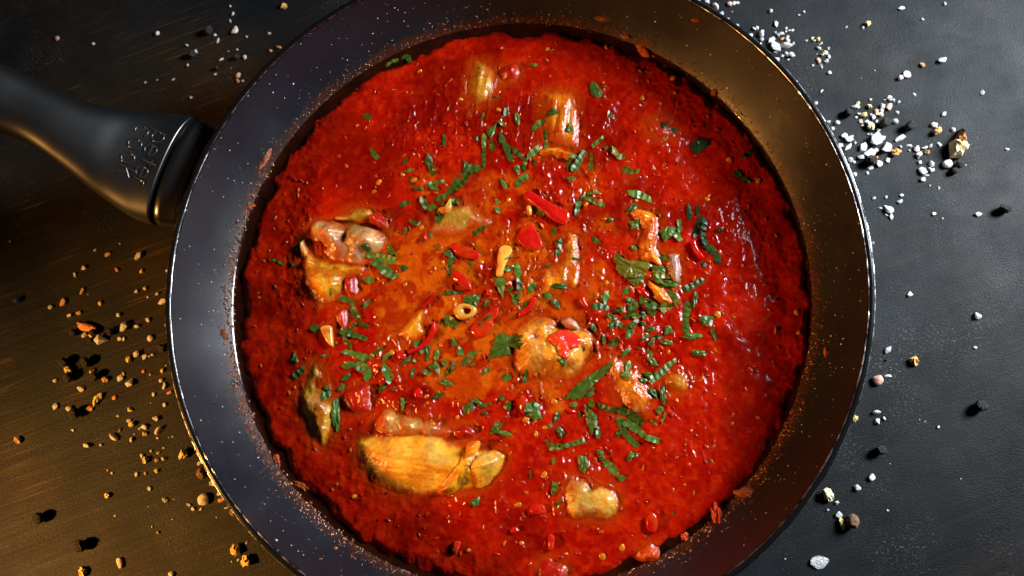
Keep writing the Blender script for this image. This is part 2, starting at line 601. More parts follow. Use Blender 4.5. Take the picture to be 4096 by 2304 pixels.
def section_ring(row, n=56, e=2.35, shrink=0.0):
    x, y, z, a, b = row
    a -= shrink; b -= shrink
    out = []
    for k in range(n):
        t = 2 * math.pi * k / n
        cx, sx = math.cos(t), math.sin(t)
        u = a * math.copysign(abs(cx) ** (2 / e), cx)
        h = b * math.copysign(abs(sx) ** (2 / e), sx)
        out.append((x + PERP[0] * u, y + PERP[1] * u, z + h))
    return out


def loft(name, rows, mat, parent, shrinks=None):
    n = 56
    co, q = [], []
    for i, r in enumerate(rows):
        co += section_ring(r, n, shrink=shrinks[i] if shrinks else 0.0)
    for i in range(len(rows) - 1):
        for k in range(n):
            q.append((i * n + k, i * n + (k + 1) % n, (i + 1) * n + (k + 1) % n, (i + 1) * n + k))
    t = []
    for base_, rw, fl in ((0, rows[0], 1), ((len(rows) - 1) * n, rows[-1], 0)):
        co.append((rw[0], rw[1], rw[2]))
        for k in range(n):
            tri = (len(co) - 1, base_ + k, base_ + (k + 1) % n)
            t.append(tri if not fl else tri[::-1])
    return link(name, mesh_np(name, co, quads=q, tris=t), mat, parent)


rows = [S[0] + np.r_[AX * 0.0006, 0, 0, 0], S[0] + np.r_[AX * 0.0010, 0, 0, 0]] + [s for s in S[1:]]
handle = loft('handle', rows, m_handle, pan, [0.0016, 0.0003] + [0.0] * (len(rows) - 2))
# neck between the groove and the pan wall
nb = S[0]
nrows = [nb - np.r_[AX * d, 0, 0, 0] for d in (0.0010, 0.0016, 0.004, 0.006, 0.009, 0.012)]
for k, r in enumerate(nrows): r[3] -= 0.0006 * max(0, k - 1); r[4] -= 0.0004 * max(0, k - 1); r[2] -= 0.0006 * max(0, k - 1)
loft('handle_neck', nrows, m_neck, pan, [0.0010, 0.0002, 0.0002, 0.0002, 0.0002, 0.0002])
grow = [nb + np.r_[AX * d, 0, 0, 0] for d in (0.0014, -0.0014)]
loft('groove_seal', grow, m_outer, pan, [0.0018, 0.0018])


def handle_top(x, y):
    d = (S[:, 0] - x) * AX[0] + (S[:, 1] - y) * AX[1]
    o_ = np.argsort(d)
    cx, cy, z, a, b = [float(np.interp(0.0, d[o_], S[o_, k])) for k in range(5)]
    u = abs((x - cx) * PERP[0] + (y - cy) * PERP[1]) / a
    return z + b * max(0.0, 1 - u ** 2.35) ** (1 / 2.35)


def arc(cx, cy, r, a0, a1, n=18):
    return [(cx + r * math.cos(math.radians(a0 + (a1 - a0) * k / n)), cy + r * math.sin(math.radians(a0 + (a1 - a0) * k / n))) for k in range(n + 1)]


def letter(ch):
    h = 0.5
    if ch == 'o': return [arc(0, 0, h, 0, 360, 28)]
    if ch == 'c': return [arc(0, 0, h, 50, 310)]
    if ch == 'e': return [arc(0, 0, h, 0, 320, 24), [(-h, 0), (h, 0)]]
    if ch == 'p': return [arc(0, 0, h, 0, 360, 28), [(-h, 0.5), (-h, -1.05)]]
    if ch == 'r': return [[(-0.3, 0.5), (-0.3, -0.5)], arc(0.12, 0.05, 0.42, 170, 60, 8)]
    if ch == 't': return [[(-0.1, 0.95), (-0.1, -0.5)], [(-0.42, 0.42), (0.26, 0.42)]]
    if ch == 'k': return [[(-0.35, 1.0), (-0.35, -0.5)], [(0.38, 0.5), (-0.33, -0.02)], [(-0.1, 0.12), (0.42, -0.5)]]


RD = at(*src('00', 962, 1187), 0.052) - at(*src('00', 1068, 990), 0.052)
RD = RD[:2] / np.linalg.norm(RD[:2])
UPV = np.array([-RD[1], RD[0]])
LET = [('p', 1192, 1035), ('e', 1137, 1132), ('t', 1102, 1222), ('e', 1070, 1296), ('r', 1045, 1378), ('c', 1068, 990), ('o', 1017, 1083), ('o', 962, 1187), ('k', 938, 1290)]
SZ = 0.0047
for ch, zx, zy in LET:
    p0 = at(*src('00', zx, zy), 0.0495)
    for _ in range(3): p0 = at(*src('00', zx, zy), handle_top(p0[0], p0[1]))
    co, q = [], []
    for st in letter(ch):
        dense = []
        for a, b_ in zip(st[:-1], st[1:]):
            L = max(1, int(math.hypot(b_[0] - a[0], b_[1] - a[1]) / 0.12))
            dense += [(a[0] + (b_[0] - a[0]) * k / L, a[1] + (b_[1] - a[1]) * k / L) for k in range(L)]
        dense.append(st[-1])
        P = []
        for lx, ly in dense:
            xy = p0[:2] + RD * lx * SZ + UPV * ly * SZ
            P.append((xy[0], xy[1], handle_top(xy[0], xy[1]) + 0.00008))
        c2, q2 = tube(P, 0.00044, 8)
        q += [tuple(i + len(co) for i in f) for f in q2]
        co += c2
    link('letter', mesh_np('letter', co, quads=q), m_letter, handle)

# ------------------------------------------------------------------ sauce
stew = empty('tomato_stew', (0, 0, 0.022))
tag(stew, 'chunky red tomato sauce with orange broth filling the pan', 'sauce')


def stew_child(name, me, mat):
    o = link(name, me, mat, stew)
    o.location = (0, 0, -0.022)
    return o


OILZ = 0.0212
oil = stew_child('oil_film', lathe('oil_film', [(0.0005, OILZ), (0.09, OILZ), (0.118, OILZ), (0.1225, OILZ), (0.1238, OILZ + 0.0002), (0.1248, OILZ + 0.0006), (0.1256, OILZ + 0.0014)], 320), m_oil)

GR = 0.1265
GN = 633
gx = np.linspace(-GR, GR, GN)
GS = gx[1] - gx[0]
X, Y = np.meshgrid(gx, gx, indexing='ij')
R_ = np.hypot(X, Y)
TH = np.arctan2(Y, X)


def view_to_xy(vx, vy, z=0.0235):
    p = at(vx * VF, vy * VF, z)
    return p[0], p[1]


# pulp relief
wx = X + 0.0012 * (fbm(X * 260, Y * 260, 50, 3) - 0.5)
wy = Y + 0.0012 * (fbm(X * 260 + 9, Y * 260 + 5, 60, 3) - 0.5)
big = fbm(X * 45, Y * 45, 11, 3)
f1, f2, id1 = worley(wx * 150, wy * 150, 20)
lumps = np.clip(1 - f1 * 1.25, 0, 1) ** 0.8 * (0.35 + 0.65 * id1)
g1, g2, id2 = worley(wx * 360, wy * 360, 30)
gran = np.clip(1 - g1 * 1.2, 0, 1) * (0.3 + 0.7 * id2)
k1, _, id3 = worley(wx * 430, wy * 430, 40)
drops = np.clip(1 - (k1 * 1.5) ** 2, 0, 1) * (id3 > 0.90) * sstep(0.42, 0.6, fbm(X * 35, Y * 35, 45, 3))
wn = fbm(wx * 210 + 3, wy * 150 + 8, 48, 3)
wave = np.clip(1 - np.abs(2 * wn - 1) * 3.2, 0, 1) ** 1.5 * sstep(0.38, 0.60, fbm(X * 40, Y * 40, 46, 3)) * sstep(0.118, 0.095, R_)
CALM = 1 - 0.45 * sstep(0.085, 0.108, R_)
H = 0.0226 + 0.0030 * (big - 0.45) * CALM + 0.0008 * lumps * CALM + 0.00030 * gran + 0.00065 * wave + 0.00030 * drops + 0.0010 * (fbm(X * 110, Y * 110, 16, 3) - 0.5)
# broth pools
bx, by = view_to_xy(1235, 735)
ex = ((X - bx) / 0.066) ** 2 + ((Y - by) / 0.057) ** 2
pool = 0.84 - ex
for vx, vy, r, wgt in [(1040, 735, 0.015, 0.7), (1150, 960, 0.013, 0.8), (1500, 560, 0.012, 0.7), (1330, 960, 0.012, 0.5), (1410, 450, 0.010, 0.6), (1250, 820, 0.012, 0.5), (1180, 430, 0.014, -0.5),
                       (1560, 900, 0.016, -0.2), (1240, 560, 0.010, -0.3), (870, 950, 0.012, -0.9), (1350, 1040, 0.012, -0.2), (1000, 870, 0.014, 0.4), (1470, 710, 0.01, 0.4), (1230, 380, 0.016, 0.1)]:
    cx_, cy_ = view_to_xy(vx, vy)
    pool = pool + wgt * np.exp(-((X - cx_) ** 2 + (Y - cy_) ** 2) / r ** 2)
pool = pool + 2.2 * (fbm(X * 60, Y * 60, 70, 4) - 0.5) + 1.3 * (fbm(X * 190, Y * 190, 75, 3) - 0.5)
broth = sstep(-0.25, 0.70, pool)
level = 0.0229 + 0.0006 * (fbm(X * 80, Y * 80, 90, 3) - 0.5) + 0.0005 * (fbm(X * 240, Y * 240, 95, 3) - 0.5) + 0.0004 * gran * (id2 > 0.72) + 0.00045 * drops + 0.0007 * wave
Hp = H - 0.0006 * broth
kk = 0.0006
hh = np.clip(0.5 + 0.5 * (Hp - level) / kk, 0, 1)
Hb = level * (1 - hh) + Hp * hh + kk * hh * (1 - hh)
HS_ = H * (1 - broth) + Hb * broth
wet = broth * (1 - hh)                      # 1 where the smooth broth shows
# ragged margin
rb = 0.1236 + 0.0018 * np.cos(TH + 0.45) - 0.0012 * np.cos(2 * (TH - 1.6)) * 0.5
sd = rb - R_ + 0.0062 * (fbm(X * 110, Y * 110, 110, 4) - 0.5) + 0.0012 * (lumps - 0.3)
edge = np.clip((sd + 0.0008) / 0.0060, 0, 1)
edge = 1 - (1 - edge) ** 2.2
HS_ = (OILZ - 0.0022) * (1 - edge) + HS_ * edge

# pigment of the sauce
n1 = fbm(X * 110, Y * 110, 130, 4)
n2 = fbm(X * 420, Y * 420, 140, 3)
n3 = fbm(X * 30, Y * 30, 150, 3)
colp = mixc((0.195, 0.0026, 0.0004), (0.290, 0.0080, 0.0006), sstep(0.3, 0.72, 0.5 * n1 + 0.5 * n2))
colp = mixc(colp, (0.30, 0.022, 0.002), 0.40 * sstep(0.55, 0.75, n2) * (id2 > 0.55))
colp = mixc(colp, (0.075, 0.0010, 0.0004), 0.55 * sstep(0.52, 0.68, n3))
colb = mixc((0.270, 0.028, 0.0008), (0.345, 0.062, 0.0016), sstep(0.3, 0.7, n1))
colb = mixc(colb, (0.185, 0.0045, 0.0006), 0.80 * sstep(0.50, 0.66, fbm(X * 150, Y * 150, 160, 4)))
tint = np.clip(0.28 * broth + 0.72 * np.clip(wet, 0, 1), 0, 1)
SCOL = mixc(colp, colb, tint)
WET = np.clip(0.25 + 0.75 * wet, 0, 1)

TOP = HS_.copy()
CCOL = SCOL.copy()                          # colour of whatever is uppermost so far


def sample(A, x, y):
    fx, fy = (x + GR) / GS, (y + GR) / GS
    i, j = int(np.clip(fx, 0, GN - 2)), int(np.clip(fy, 0, GN - 2))
    tx_, ty_ = min(max(fx - i, 0), 1), min(max(fy - j, 0), 1)
    return float((A[i, j] * (1 - tx_) + A[i + 1, j] * tx_) * (1 - ty_) + (A[i, j + 1] * (1 - tx_) + A[i + 1, j + 1] * tx_) * ty_)


def wall_z(r):
    return float(np.interp(r, INN[:, 0], INN[:, 1]))


def top_z(x, y):
    r = math.hypot(x, y)
    z = OILZ
    if abs(x) < GR - GS and abs(y) < GR - GS:
        z = max(z, sample(TOP, x, y))
    if r > 0.1215: z = max(z, wall_z(r))
    return z


def on_top(px, py):
    z = 0.024
    for _ in range(5):
        p_ = at(px, py, z)
        z = top_z(p_[0], p_[1])
    return np.array([p_[0], p_[1], z])


# ------------------------------------------------------------------ pieces that rise out of the sauce
def lump(outline, tile, hmax, dw, sink=0.0012, seed=0, rough_amp=0.0007, ridge=None, humps=(), warp=0.0026):
    """relief of a rounded piece: returns the index window, height and inside distance on the sauce grid"""
    P = spline([view_ for view_ in [at(*src(tile, x, y), 0.0245)[:2] for x, y in outline]], 6)
    x0, y0 = P.min(0) - 0.003
    x1, y1 = P.max(0) + 0.003
    i0, i1 = max(0, int((x0 + GR) / GS)), min(GN - 1, int((x1 + GR) / GS) + 1)
    j0, j1 = max(0, int((y0 + GR) / GS)), min(GN - 1, int((y1 + GR) / GS) + 1)
    sl = (slice(i0, i1), slice(j0, j1))
    xs, ys = X[sl], Y[sl]
    ox = xs + warp * (fbm(xs * 160 + seed, ys * 160, 200 + seed, 3) - 0.5)
    oy = ys + warp * (fbm(xs * 160 + 5, ys * 160 + seed, 210 + seed, 3) - 0.5)
    d = poly_sd(ox, oy, P)
    t = np.clip(d / dw, 0, 1)
    prof = 0.5 * (1 - (1 - t) ** 1.9) + 0.5 * t * t * (3 - 2 * t)
    hmax = hmax * 0.72
    sink = sink * 0.5
    z = 0.0226 - sink + hmax * prof
    z = z + rough_amp * 3.0 * (fbm(xs * 90, ys * 90, 220 + seed, 3) - 0.5) * t + 1.2 * rough_amp * (fbm(xs * 330, ys * 330, 230 + seed, 4) - 0.5) * np.sqrt(t)
    if ridge:
        ang, freq, amp = ridge
        ca, sa = math.cos(math.radians(ang)), math.sin(math.radians(ang))
        u = xs * ca + ys * sa
        v_ = -xs * sa + ys * ca
        z = z + 1.2 * amp * (fbm(u * freq * 0.12, v_ * freq, 240 + seed, 3) - 0.5) * t
    for hx, hy, hr, ha in humps:
        c_ = at(*src(tile, hx, hy), 0.026)
        z = z + ha * np.exp(-((xs - c_[0]) ** 2 + (ys - c_[1]) ** 2) / (hr * ZF * 0.000108) ** 2)
    z = np.where(d < 0, 0.0226 - sink + d * 1.2, z)
    return sl, z, d, xs, ys


def lump_mesh(name, sl, z, keep, colr):
    nx, ny = z.shape
    cell = keep[:-1, :-1] & keep[1:, :-1] & keep[1:, 1:] & keep[:-1, 1:]
    if not cell.any(): return None
    idx = np.arange(nx * ny).reshape(nx, ny)
    q = np.stack([idx[:-1, :-1][cell], idx[1:, :-1][cell], idx[1:, 1:][cell], idx[:-1, 1:][cell]], -1)
    used = np.unique(q)
    rm = np.full(nx * ny, -1)
    rm[used] = np.arange(len(used))
    co = np.stack([X[sl].ravel(), Y[sl].ravel(), z.ravel()], -1)[used]
    return mesh_np(name, co, quads=rm[q], colors=colr.reshape(-1, 3)[used])


TAN = (0.46, 0.250, 0.042)
GOLD = (0.52, 0.225, 0.012)
YEL = (0.44, 0.205, 0.009)
OLV = (0.24, 0.125, 0.010)
BRN = (0.17, 0.066, 0.022)
GREY = (0.29, 0.155, 0.050)
ORG = (0.40, 0.080, 0.003)
COAT = (0.32, 0.036, 0.0018)
REDP = (0.42, 0.016, 0.004)


def meat(name, outline, tile, hmax, dw, c1, c2, seed, coat=0.0035, sink=0.0012, ridge=None, patches=(), humps=(), parent=None, label=None, cat='chicken piece', group=None, rough_amp=0.0006, warp=0.0026, z_extra=0.0, coatc=COAT, top=False):
    sl, z, d, xs, ys = lump(outline, tile, hmax, dw, sink, seed, rough_amp, ridge, humps, warp)
    z = z + z_extra * np.clip(d / 0.001, 0, 1)
    if top:                                         # lies on whatever is already there
        z = np.where(d > 0, np.maximum(z, TOP[sl] + 0.0012 * np.sqrt(np.clip(d / 0.0015, 0, 1))), np.minimum(z, TOP[sl] - 0.0004))
    cn = fbm(xs * 130, ys * 130, 250 + seed, 4)
    colr = mixc(c1, c2, sstep(0.32, 0.68, cn))
    if ridge:
        ang, freq, amp = ridge
        ca, sa = math.cos(math.radians(ang)), math.sin(math.radians(ang))
        st = fbm((xs * ca + ys * sa) * freq * 0.12, (-xs * sa + ys * ca) * freq, 240 + seed, 3)
        colr = mixc(colr, np.array(c1) * 0.72, 0.5 * sstep(0.5, 0.62, st))
    for px, py, pr, pc, pw in patches:
        c_ = at(*src(tile, px, py), 0.026)
        rr = (pr * ZF * 0.000108)
        g = np.exp(-(((xs - c_[0]) ** 2 + (ys - c_[1]) ** 2) / rr ** 2) ** 1.5) * pw * sstep(0.25, 0.55, fbm(xs * 200, ys * 200, 270 + seed, 3))
        colr = mixc(colr, pc, g)
    # sauce clinging in patches
    cl = sstep(0.53, 0.66, fbm(xs * 170, ys * 170, 280 + seed, 4))
    colr = mixc(colr, np.array(coatc) * 0.9, cl * (0.3 if warp < 0.002 else 0.6))
    cw = 1.2 * coat * (0.35 + 1.3 * fbm(xs * 140, ys * 140, 260 + seed, 3))
    colr = mixc(colr, coatc, 0.8 * (1 - sstep(0.0, 1.0, d / np.maximum(cw, 1e-5))))
    # orange fat gathers in the sauce round the piece, and the sauce laps softly onto it
    base_z = TOP[sl].copy()
    if not top:
        halo = np.exp(-np.clip(-d, 0, 1) / 0.0022)
        CCOL[sl] = mixc(CCOL[sl], (0.26, 0.028, 0.0012), np.clip(halo * 0.7, 0, 1) * (edge[sl] > 0.8))
        WET[sl] = np.maximum(WET[sl], halo)
    k_ = 0.0014 if not top else 0.0006
    h_ = np.clip(0.5 + 0.5 * (z - base_z) / k_, 0, 1)
    zu = base_z * (1 - h_) + z * h_ + k_ * h_ * (1 - h_)
    keep = (z > base_z - 0.92 * k_) & (d > -0.004)
    fade = sstep(-0.55 * k_, 0.8 * k_, (z - base_z) + 0.0012 * (fbm(xs * 260, ys * 260, 290 + seed, 3) - 0.5))
    colr = mixc(CCOL[sl], colr, fade)
    HSn = np.where(keep, np.minimum(HS_[sl] * 1.0, zu - 0.0005 * sstep(-0.9 * k_, -0.2 * k_, z - base_z)), HS_[sl])
    HS_[sl] = np.where(keep, np.where(base_z <= HS_[sl] + 1e-7, zu - 0.00003 - 0.0006 * sstep(-0.8 * k_, 0.0, z - base_z), HSn), HS_[sl])
    CCOL[sl] = np.where(keep[..., None], colr, CCOL[sl])
    me_ = lump_mesh(name, sl, zu + 0.00002, keep, colr)
    if me_ is None: return None
    TOP[sl] = np.where(keep, zu, TOP[sl])
    if parent is None:
        c0 = me_.vertices[0].co
        vs = np.empty(len(me_.vertices) * 3, dtype=np.float32)
        me_.vertices.foreach_get('co', vs)
        vs = vs.reshape(-1, 3)
        ctr = np.array([vs[:, 0].mean(), vs[:, 1].mean(), 0.022], dtype=np.float32)
        me_.vertices.foreach_set('co', (vs - ctr).ravel())
        me_.update()
        o = link(name, me_, m_meat)
        o.location = ctr
        tag(o, label, cat, group)
    else:
        o = link(name, me_, m_meat, parent)
        o.location = -Vector(parent.location)
    return o


GRP = 'chicken pieces in the sauce'
# the big glossy drumstick with its strap of skin
drum = empty('chicken_drumstick', tuple(at(*src('12', 1150, 600), 0.022)))
tag(drum, 'large golden chicken drumstick with glossy skin and folded strap, lower left of pan', 'chicken piece', GRP)
meat('joint', [(880, 320), (940, 215), (1010, 175), (1150, 230), (1350, 270), (1500, 330), (1450, 420), (1200, 420), (1000, 420), (900, 370)], '12', 0.0046, 0.0045, GREY, TAN, 1, 0.006, rough_amp=0.0016, parent=drum,
     patches=[(1050, 270, 60, BRN, 0.9), (1180, 300, 60, (0.40, 0.24, 0.05), 0.8), (980, 280, 50, (0.40, 0.04, 0.006), 0.9), (1350, 320, 90, COAT, 0.8)], humps=[(960, 250, 50, 0.002), (1120, 300, 40, 0.0015), (1300, 320, 60, 0.001)])
meat('meat', [(748, 450), (775, 395), (860, 372), (1000, 335), (1150, 320), (1300, 340), (1450, 385), (1600, 440), (1740, 470), (1850, 510), (1885, 580), (1825, 700), (1720, 795), (1560, 830), (1390, 842), (1230, 838), (1090, 822), (960, 785), (840, 700), (765, 580)], '12', 0.0082, 0.0125, (0.58, 0.250, 0.011), (0.72, 0.400, 0.034), 2, 0.0028,
     ridge=(-8, 420, 0.0013), parent=drum, rough_amp=0.0004, warp=0.001, patches=[(1400, 490, 120, (0.38, 0.215, 0.055), 0.8), (1260, 480, 100, (0.46, 0.25, 0.04), 0.6), (1000, 470, 140, (0.44, 0.20, 0.03), 0.6)])
meat('skin_flap', [(1640, 620), (1690, 540), (1760, 500), (1820, 500), (1880, 560), (1830, 680), (1740, 780), (1660, 780)], '12', 0.0050, 0.005, GOLD, TAN, 3, 0.001, parent=drum, top=True, rough_amp=0.0014, ridge=(60, 260, 0.0022),
     patches=[(1760, 560, 60, (0.44, 0.28, 0.09), 0.9), (1740, 640, 60, OLV, 0.6)])
meat('skin_strap', [(1580, 440), (1690, 430), (1700, 500), (1640, 600), (1570, 740), (1480, 830), (1385, 830), (1370, 770), (1480, 680), (1560, 560)], '12', 0.0100, 0.0036, (0.54, 0.22, 0.008), (0.46, 0.18, 0.006), 4, 0.001, parent=drum, top=True, rough_amp=0.0008,
     patches=[(1640, 480, 60, (0.62, 0.10, 0.01), 0.8)])
# joint on the left
leg = empty('chicken_joint', tuple(at(*src('11', 650, 400), 0.022)))
tag(leg, 'chicken leg with brown knuckle and yellow wrinkled skin, left side of the pan', 'chicken piece', GRP)
meat('skin', [(330, 370), (450, 470), (560, 500), (780, 540), (800, 600), (700, 650), (640, 760), (520, 820), (440, 790), (370, 690), (335, 540)], '11', 0.0066, 0.006, YEL, (0.60, 0.26, 0.012), 5, 0.004, ridge=(18, 330, 0.0032), parent=leg, rough_amp=0.0010,
     patches=[(380, 430, 70, (0.42, 0.25, 0.05), 0.8), (500, 690, 80, (0.5, 0.2, 0.008), 0.5)])
meat('upper_meat', [(560, 190), (640, 150), (760, 110), (870, 120), (890, 200), (780, 235), (640, 235)], '11', 0.0052, 0.004, OLV, TAN, 6, 0.003, parent=leg, rough_amp=0.001)
meat('knuckle', [(395, 260), (440, 215), (530, 215), (680, 225), (760, 220), (880, 250), (985, 330), (1000, 400), (930, 460), (850, 490), (790, 545), (650, 530), (520, 490), (430, 430), (385, 340)], '11', 0.0078, 0.0080, GREY, (0.34, 0.145, 0.035), 7, 0.0022, parent=leg, rough_amp=0.0014,
     patches=[(540, 290, 75, (0.60, 0.34, 0.12), 1.0), (440, 250, 45, (0.62, 0.36, 0.14), 0.9), (640, 270, 45, BRN, 0.8), (800, 290, 70, (0.30, 0.10, 0.04), 0.9), (900, 350, 70, (0.46, 0.25, 0.10), 0.8), (600, 420, 110, (0.26, 0.11, 0.055), 0.9), (460, 370, 50, (0.22, 0.08, 0.06), 0.8), (740, 450, 70, (0.25, 0.10, 0.07), 0.8)],
     humps=[(540, 290, 70, 0.0034), (440, 270, 40, 0.0016), (810, 320, 100, 0.0030), (600, 420, 70, 0.0012), (470, 390, 45, -0.0034), (655, 330, 45, -0.0034), (540, 400, 40, -0.002), (720, 420, 45, -0.0010)])
meat('fat', [(320, 380), (365, 350), (395, 400), (400, 480), (360, 510), (330, 450)], '11', 0.0058, 0.002, (0.50, 0.36, 0.12), TAN, 8, 0.0015, parent=leg)
# other pieces
meat('chicken_piece', [(1290, 260), (1390, 130), (1480, 70), (1620, 75), (1710, 160), (1760, 220), (1640, 270), (1520, 320), (1380, 330), (1300, 310)], '11', 0.0042, 0.006, OLV, (0.34, 0.13, 0.035), 9, 0.004, ridge=(35, 260, 0.002), label='brown sunken chicken piece just above the red chilli chunks', group=GRP,
     patches=[(1690, 220, 50, GREY, 0.8), (1560, 120, 60, TAN, 0.7)])
meat('chicken_piece', [(1640, 455), (1720, 445), (1800, 520), (1835, 640), (1790, 730), (1720, 790), (1640, 810), (1590, 700), (1600, 560)], '10', 0.0042, 0.006, OLV, (0.40, 0.19, 0.015), 10, 0.005, ridge=(80, 240, 0.0016), label='olive green chicken lump near the top of the pan', group=GRP)
meat('chicken_piece', [(205, 690), (330, 655), (480, 690), (510, 800), (500, 950), (480, 1085), (380, 1090), (270, 1050), (225, 900)], '20', 0.0040, 0.007, (0.42, 0.105, 0.004), (0.36, 0.15, 0.010), 11, 0.0060, ridge=(85, 330, 0.0022), label='orange stringy chicken strip near the top, running down the pan', group=GRP, patches=[(440, 830, 70, OLV, 0.7)])
meat('chicken_piece', [(210, 1130), (300, 1105), (400, 1130), (500, 1170), (440, 1205), (330, 1185), (230, 1170)], '20', 0.0046, 0.0022, ORG, (0.66, 0.26, 0.02), 12, 0.001, label='thin orange shred of chicken skin under the top stringy strip', group=GRP)
meat('chicken_piece', [(370, 330), (430, 285), (520, 330), (530, 480), (540, 600), (525, 730), (430, 770), (250, 795), (195, 770), (210, 600), (250, 550), (350, 500)], '21', 0.0042, 0.0050, YEL, ORG, 13, 0.0050, ridge=(75, 260, 0.002), label='yellow stringy chicken piece right of the garlic slices', group=GRP,
     patches=[(290, 640, 70, (0.66, 0.24, 0.01), 0.8), (450, 440, 40, GREY, 0.6), (400, 600, 60, OLV, 0.5)], rough_amp=0.0012)
meat('chicken_piece', [(890, 150), (960, 110), (1090, 165), (1118, 220), (1112, 420), (1135, 565), (1040, 545), (950, 510), (945, 400), (970, 290)], '21', 0.0058, 0.0040, ORG, (0.66, 0.19, 0.010), 14, 0.001, ridge=(80, 240, 0.0018), label='orange upright chicken strip above the olive parsley leaf', group=GRP, rough_amp=0.0012)
meat('chicken_bone', [(1150, 470), (1230, 435), (1275, 520), (1275, 640), (1240, 700), (1190, 660), (1160, 570)], '21', 0.0046, 0.003, (0.30, 0.20, 0.18), (0.20, 0.12, 0.09), 15, 0.001, label='grey rounded bone end beside the orange strip, right of centre', cat='bone')
meat('chicken_piece', [(1030, 650), (1085, 670), (1180, 760), (1195, 840), (1110, 820), (1045, 740)], '21', 0.0050, 0.0025, (0.66, 0.25, 0.012), YEL, 16, 0.001, label='small yellow chicken shred under the olive parsley leaf', group=GRP)
chunk = empty('chicken_chunk', tuple(at(*src('21', 330, 1180), 0.022)))
tag(chunk, 'round browned chicken chunk with red pulp on top, centre of the pan', 'chicken piece', GRP)
meat('meat', [(-10, 1060), (60, 985), (160, 930), (280, 935), (350, 990), (430, 990), (520, 1005), (600, 1060), (625, 1130), (610, 1210), (560, 1310), (470, 1395), (330, 1420), (180, 1405), (50, 1370), (10, 1290), (5, 1180)], '21', 0.0090, 0.0085, GOLD, (0.50, 0.20, 0.03), 17, 0.0035, ridge=(-65, 300, 0.0012), parent=chunk, rough_amp=0.0011,
     patches=[(250, 980, 90, BRN, 0.95), (250, 1250, 100, (0.30, 0.11, 0.02), 0.9), (60, 1060, 70, (0.60, 0.28, 0.03), 0.6), (180, 1080, 40, (0.26, 0.10, 0.07), 0.8)], humps=[(230, 970, 70, 0.0015), (170, 1090, 40, -0.0016)])
meat('bone', [(360, 960), (420, 930), (470, 950), (520, 1010), (500, 1060), (430, 1050), (370, 1010)], '21', 0.0066, 0.0025, (0.42, 0.33, 0.24), (0.25, 0.15, 0.10), 18, 0.0007, parent=chunk, rough_amp=0.0012)
meat('pulp', [(270, 1110), (330, 1050), (430, 1050), (520, 1110), (500, 1180), (430, 1200), (410, 1270), (360, 1240), (340, 1170)], '21', 0.0030, 0.003, (0.62, 0.045, 0.008), (0.62, 0.02, 0.012), 19, 0.0, parent=chunk, rough_amp=0.0015, top=True)
meat('chicken_piece', [(700, 1290), (740, 1230), (800, 1195), (850, 1270), (930, 1340), (1030, 1450), (1070, 1550), (1010, 1680), (870, 1670), (790, 1560), (730, 1410)], '21', 0.0056, 0.006, ORG, (0.46, 0.16, 0.008), 20, 0.006, ridge=(-50, 260, 0.0018), label='orange ragged chicken chunk under parsley, right of the round chunk', group=GRP, rough_amp=0.0015,
     patches=[(880, 1350, 45, (0.45, 0.30, 0.2), 0.8), (960, 1640, 60, (0.6, 0.3, 0.1), 0.6)])
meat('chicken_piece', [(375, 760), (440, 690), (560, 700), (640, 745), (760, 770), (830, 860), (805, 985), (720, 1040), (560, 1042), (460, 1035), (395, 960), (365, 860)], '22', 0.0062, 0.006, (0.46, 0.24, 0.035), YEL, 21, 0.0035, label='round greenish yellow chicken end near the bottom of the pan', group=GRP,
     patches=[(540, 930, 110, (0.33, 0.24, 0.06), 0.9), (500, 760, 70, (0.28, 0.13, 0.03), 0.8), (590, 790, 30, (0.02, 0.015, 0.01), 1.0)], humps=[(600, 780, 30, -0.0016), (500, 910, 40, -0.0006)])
meat('chicken_piece', [(1070, 1070), (1110, 1000), (1180, 930), (1235, 880), (1285, 915), (1275, 990), (1295, 1060), (1220, 1110), (1130, 1115)], '11', 0.0040, 0.004, (0.60, 0.21, 0.008), YEL, 22, 0.003, ridge=(55, 330, 0.002), label='small yellow stringy chicken piece left of the garlic ring', group=GRP)
meat('chicken_piece', [(300, 90), (350, 0), (390, -120), (450, -180), (525, -110), (520, 30), (590, 120), (610, 210), (560, 400), (500, 475), (430, 440), (365, 310), (315, 200)], '12', 0.0048, 0.0060, YEL, OLV, 23, 0.003, ridge=(80, 220, 0.0016), label='upright olive yellow chicken piece above and left of the drumstick', group=GRP, rough_amp=0.0012,
     patches=[(440, 130, 50, (0.42, 0.28, 0.08), 0.9), (450, -30, 60, BRN, 0.7), (380, 250, 70, (0.4, 0.27, 0.03), 0.8)], humps=[(450, -10, 35, -0.002)])
meat('chicken_piece', [(1140, -20), (1200, -90), (1320, -70), (1340, 20), (1290, 80), (1190, 70)], '22', 0.0044, 0.004, (0.38, 0.17, 0.015), OLV, 24, 0.003, label='small olive chicken bit right of the long parsley shreds', group=GRP)
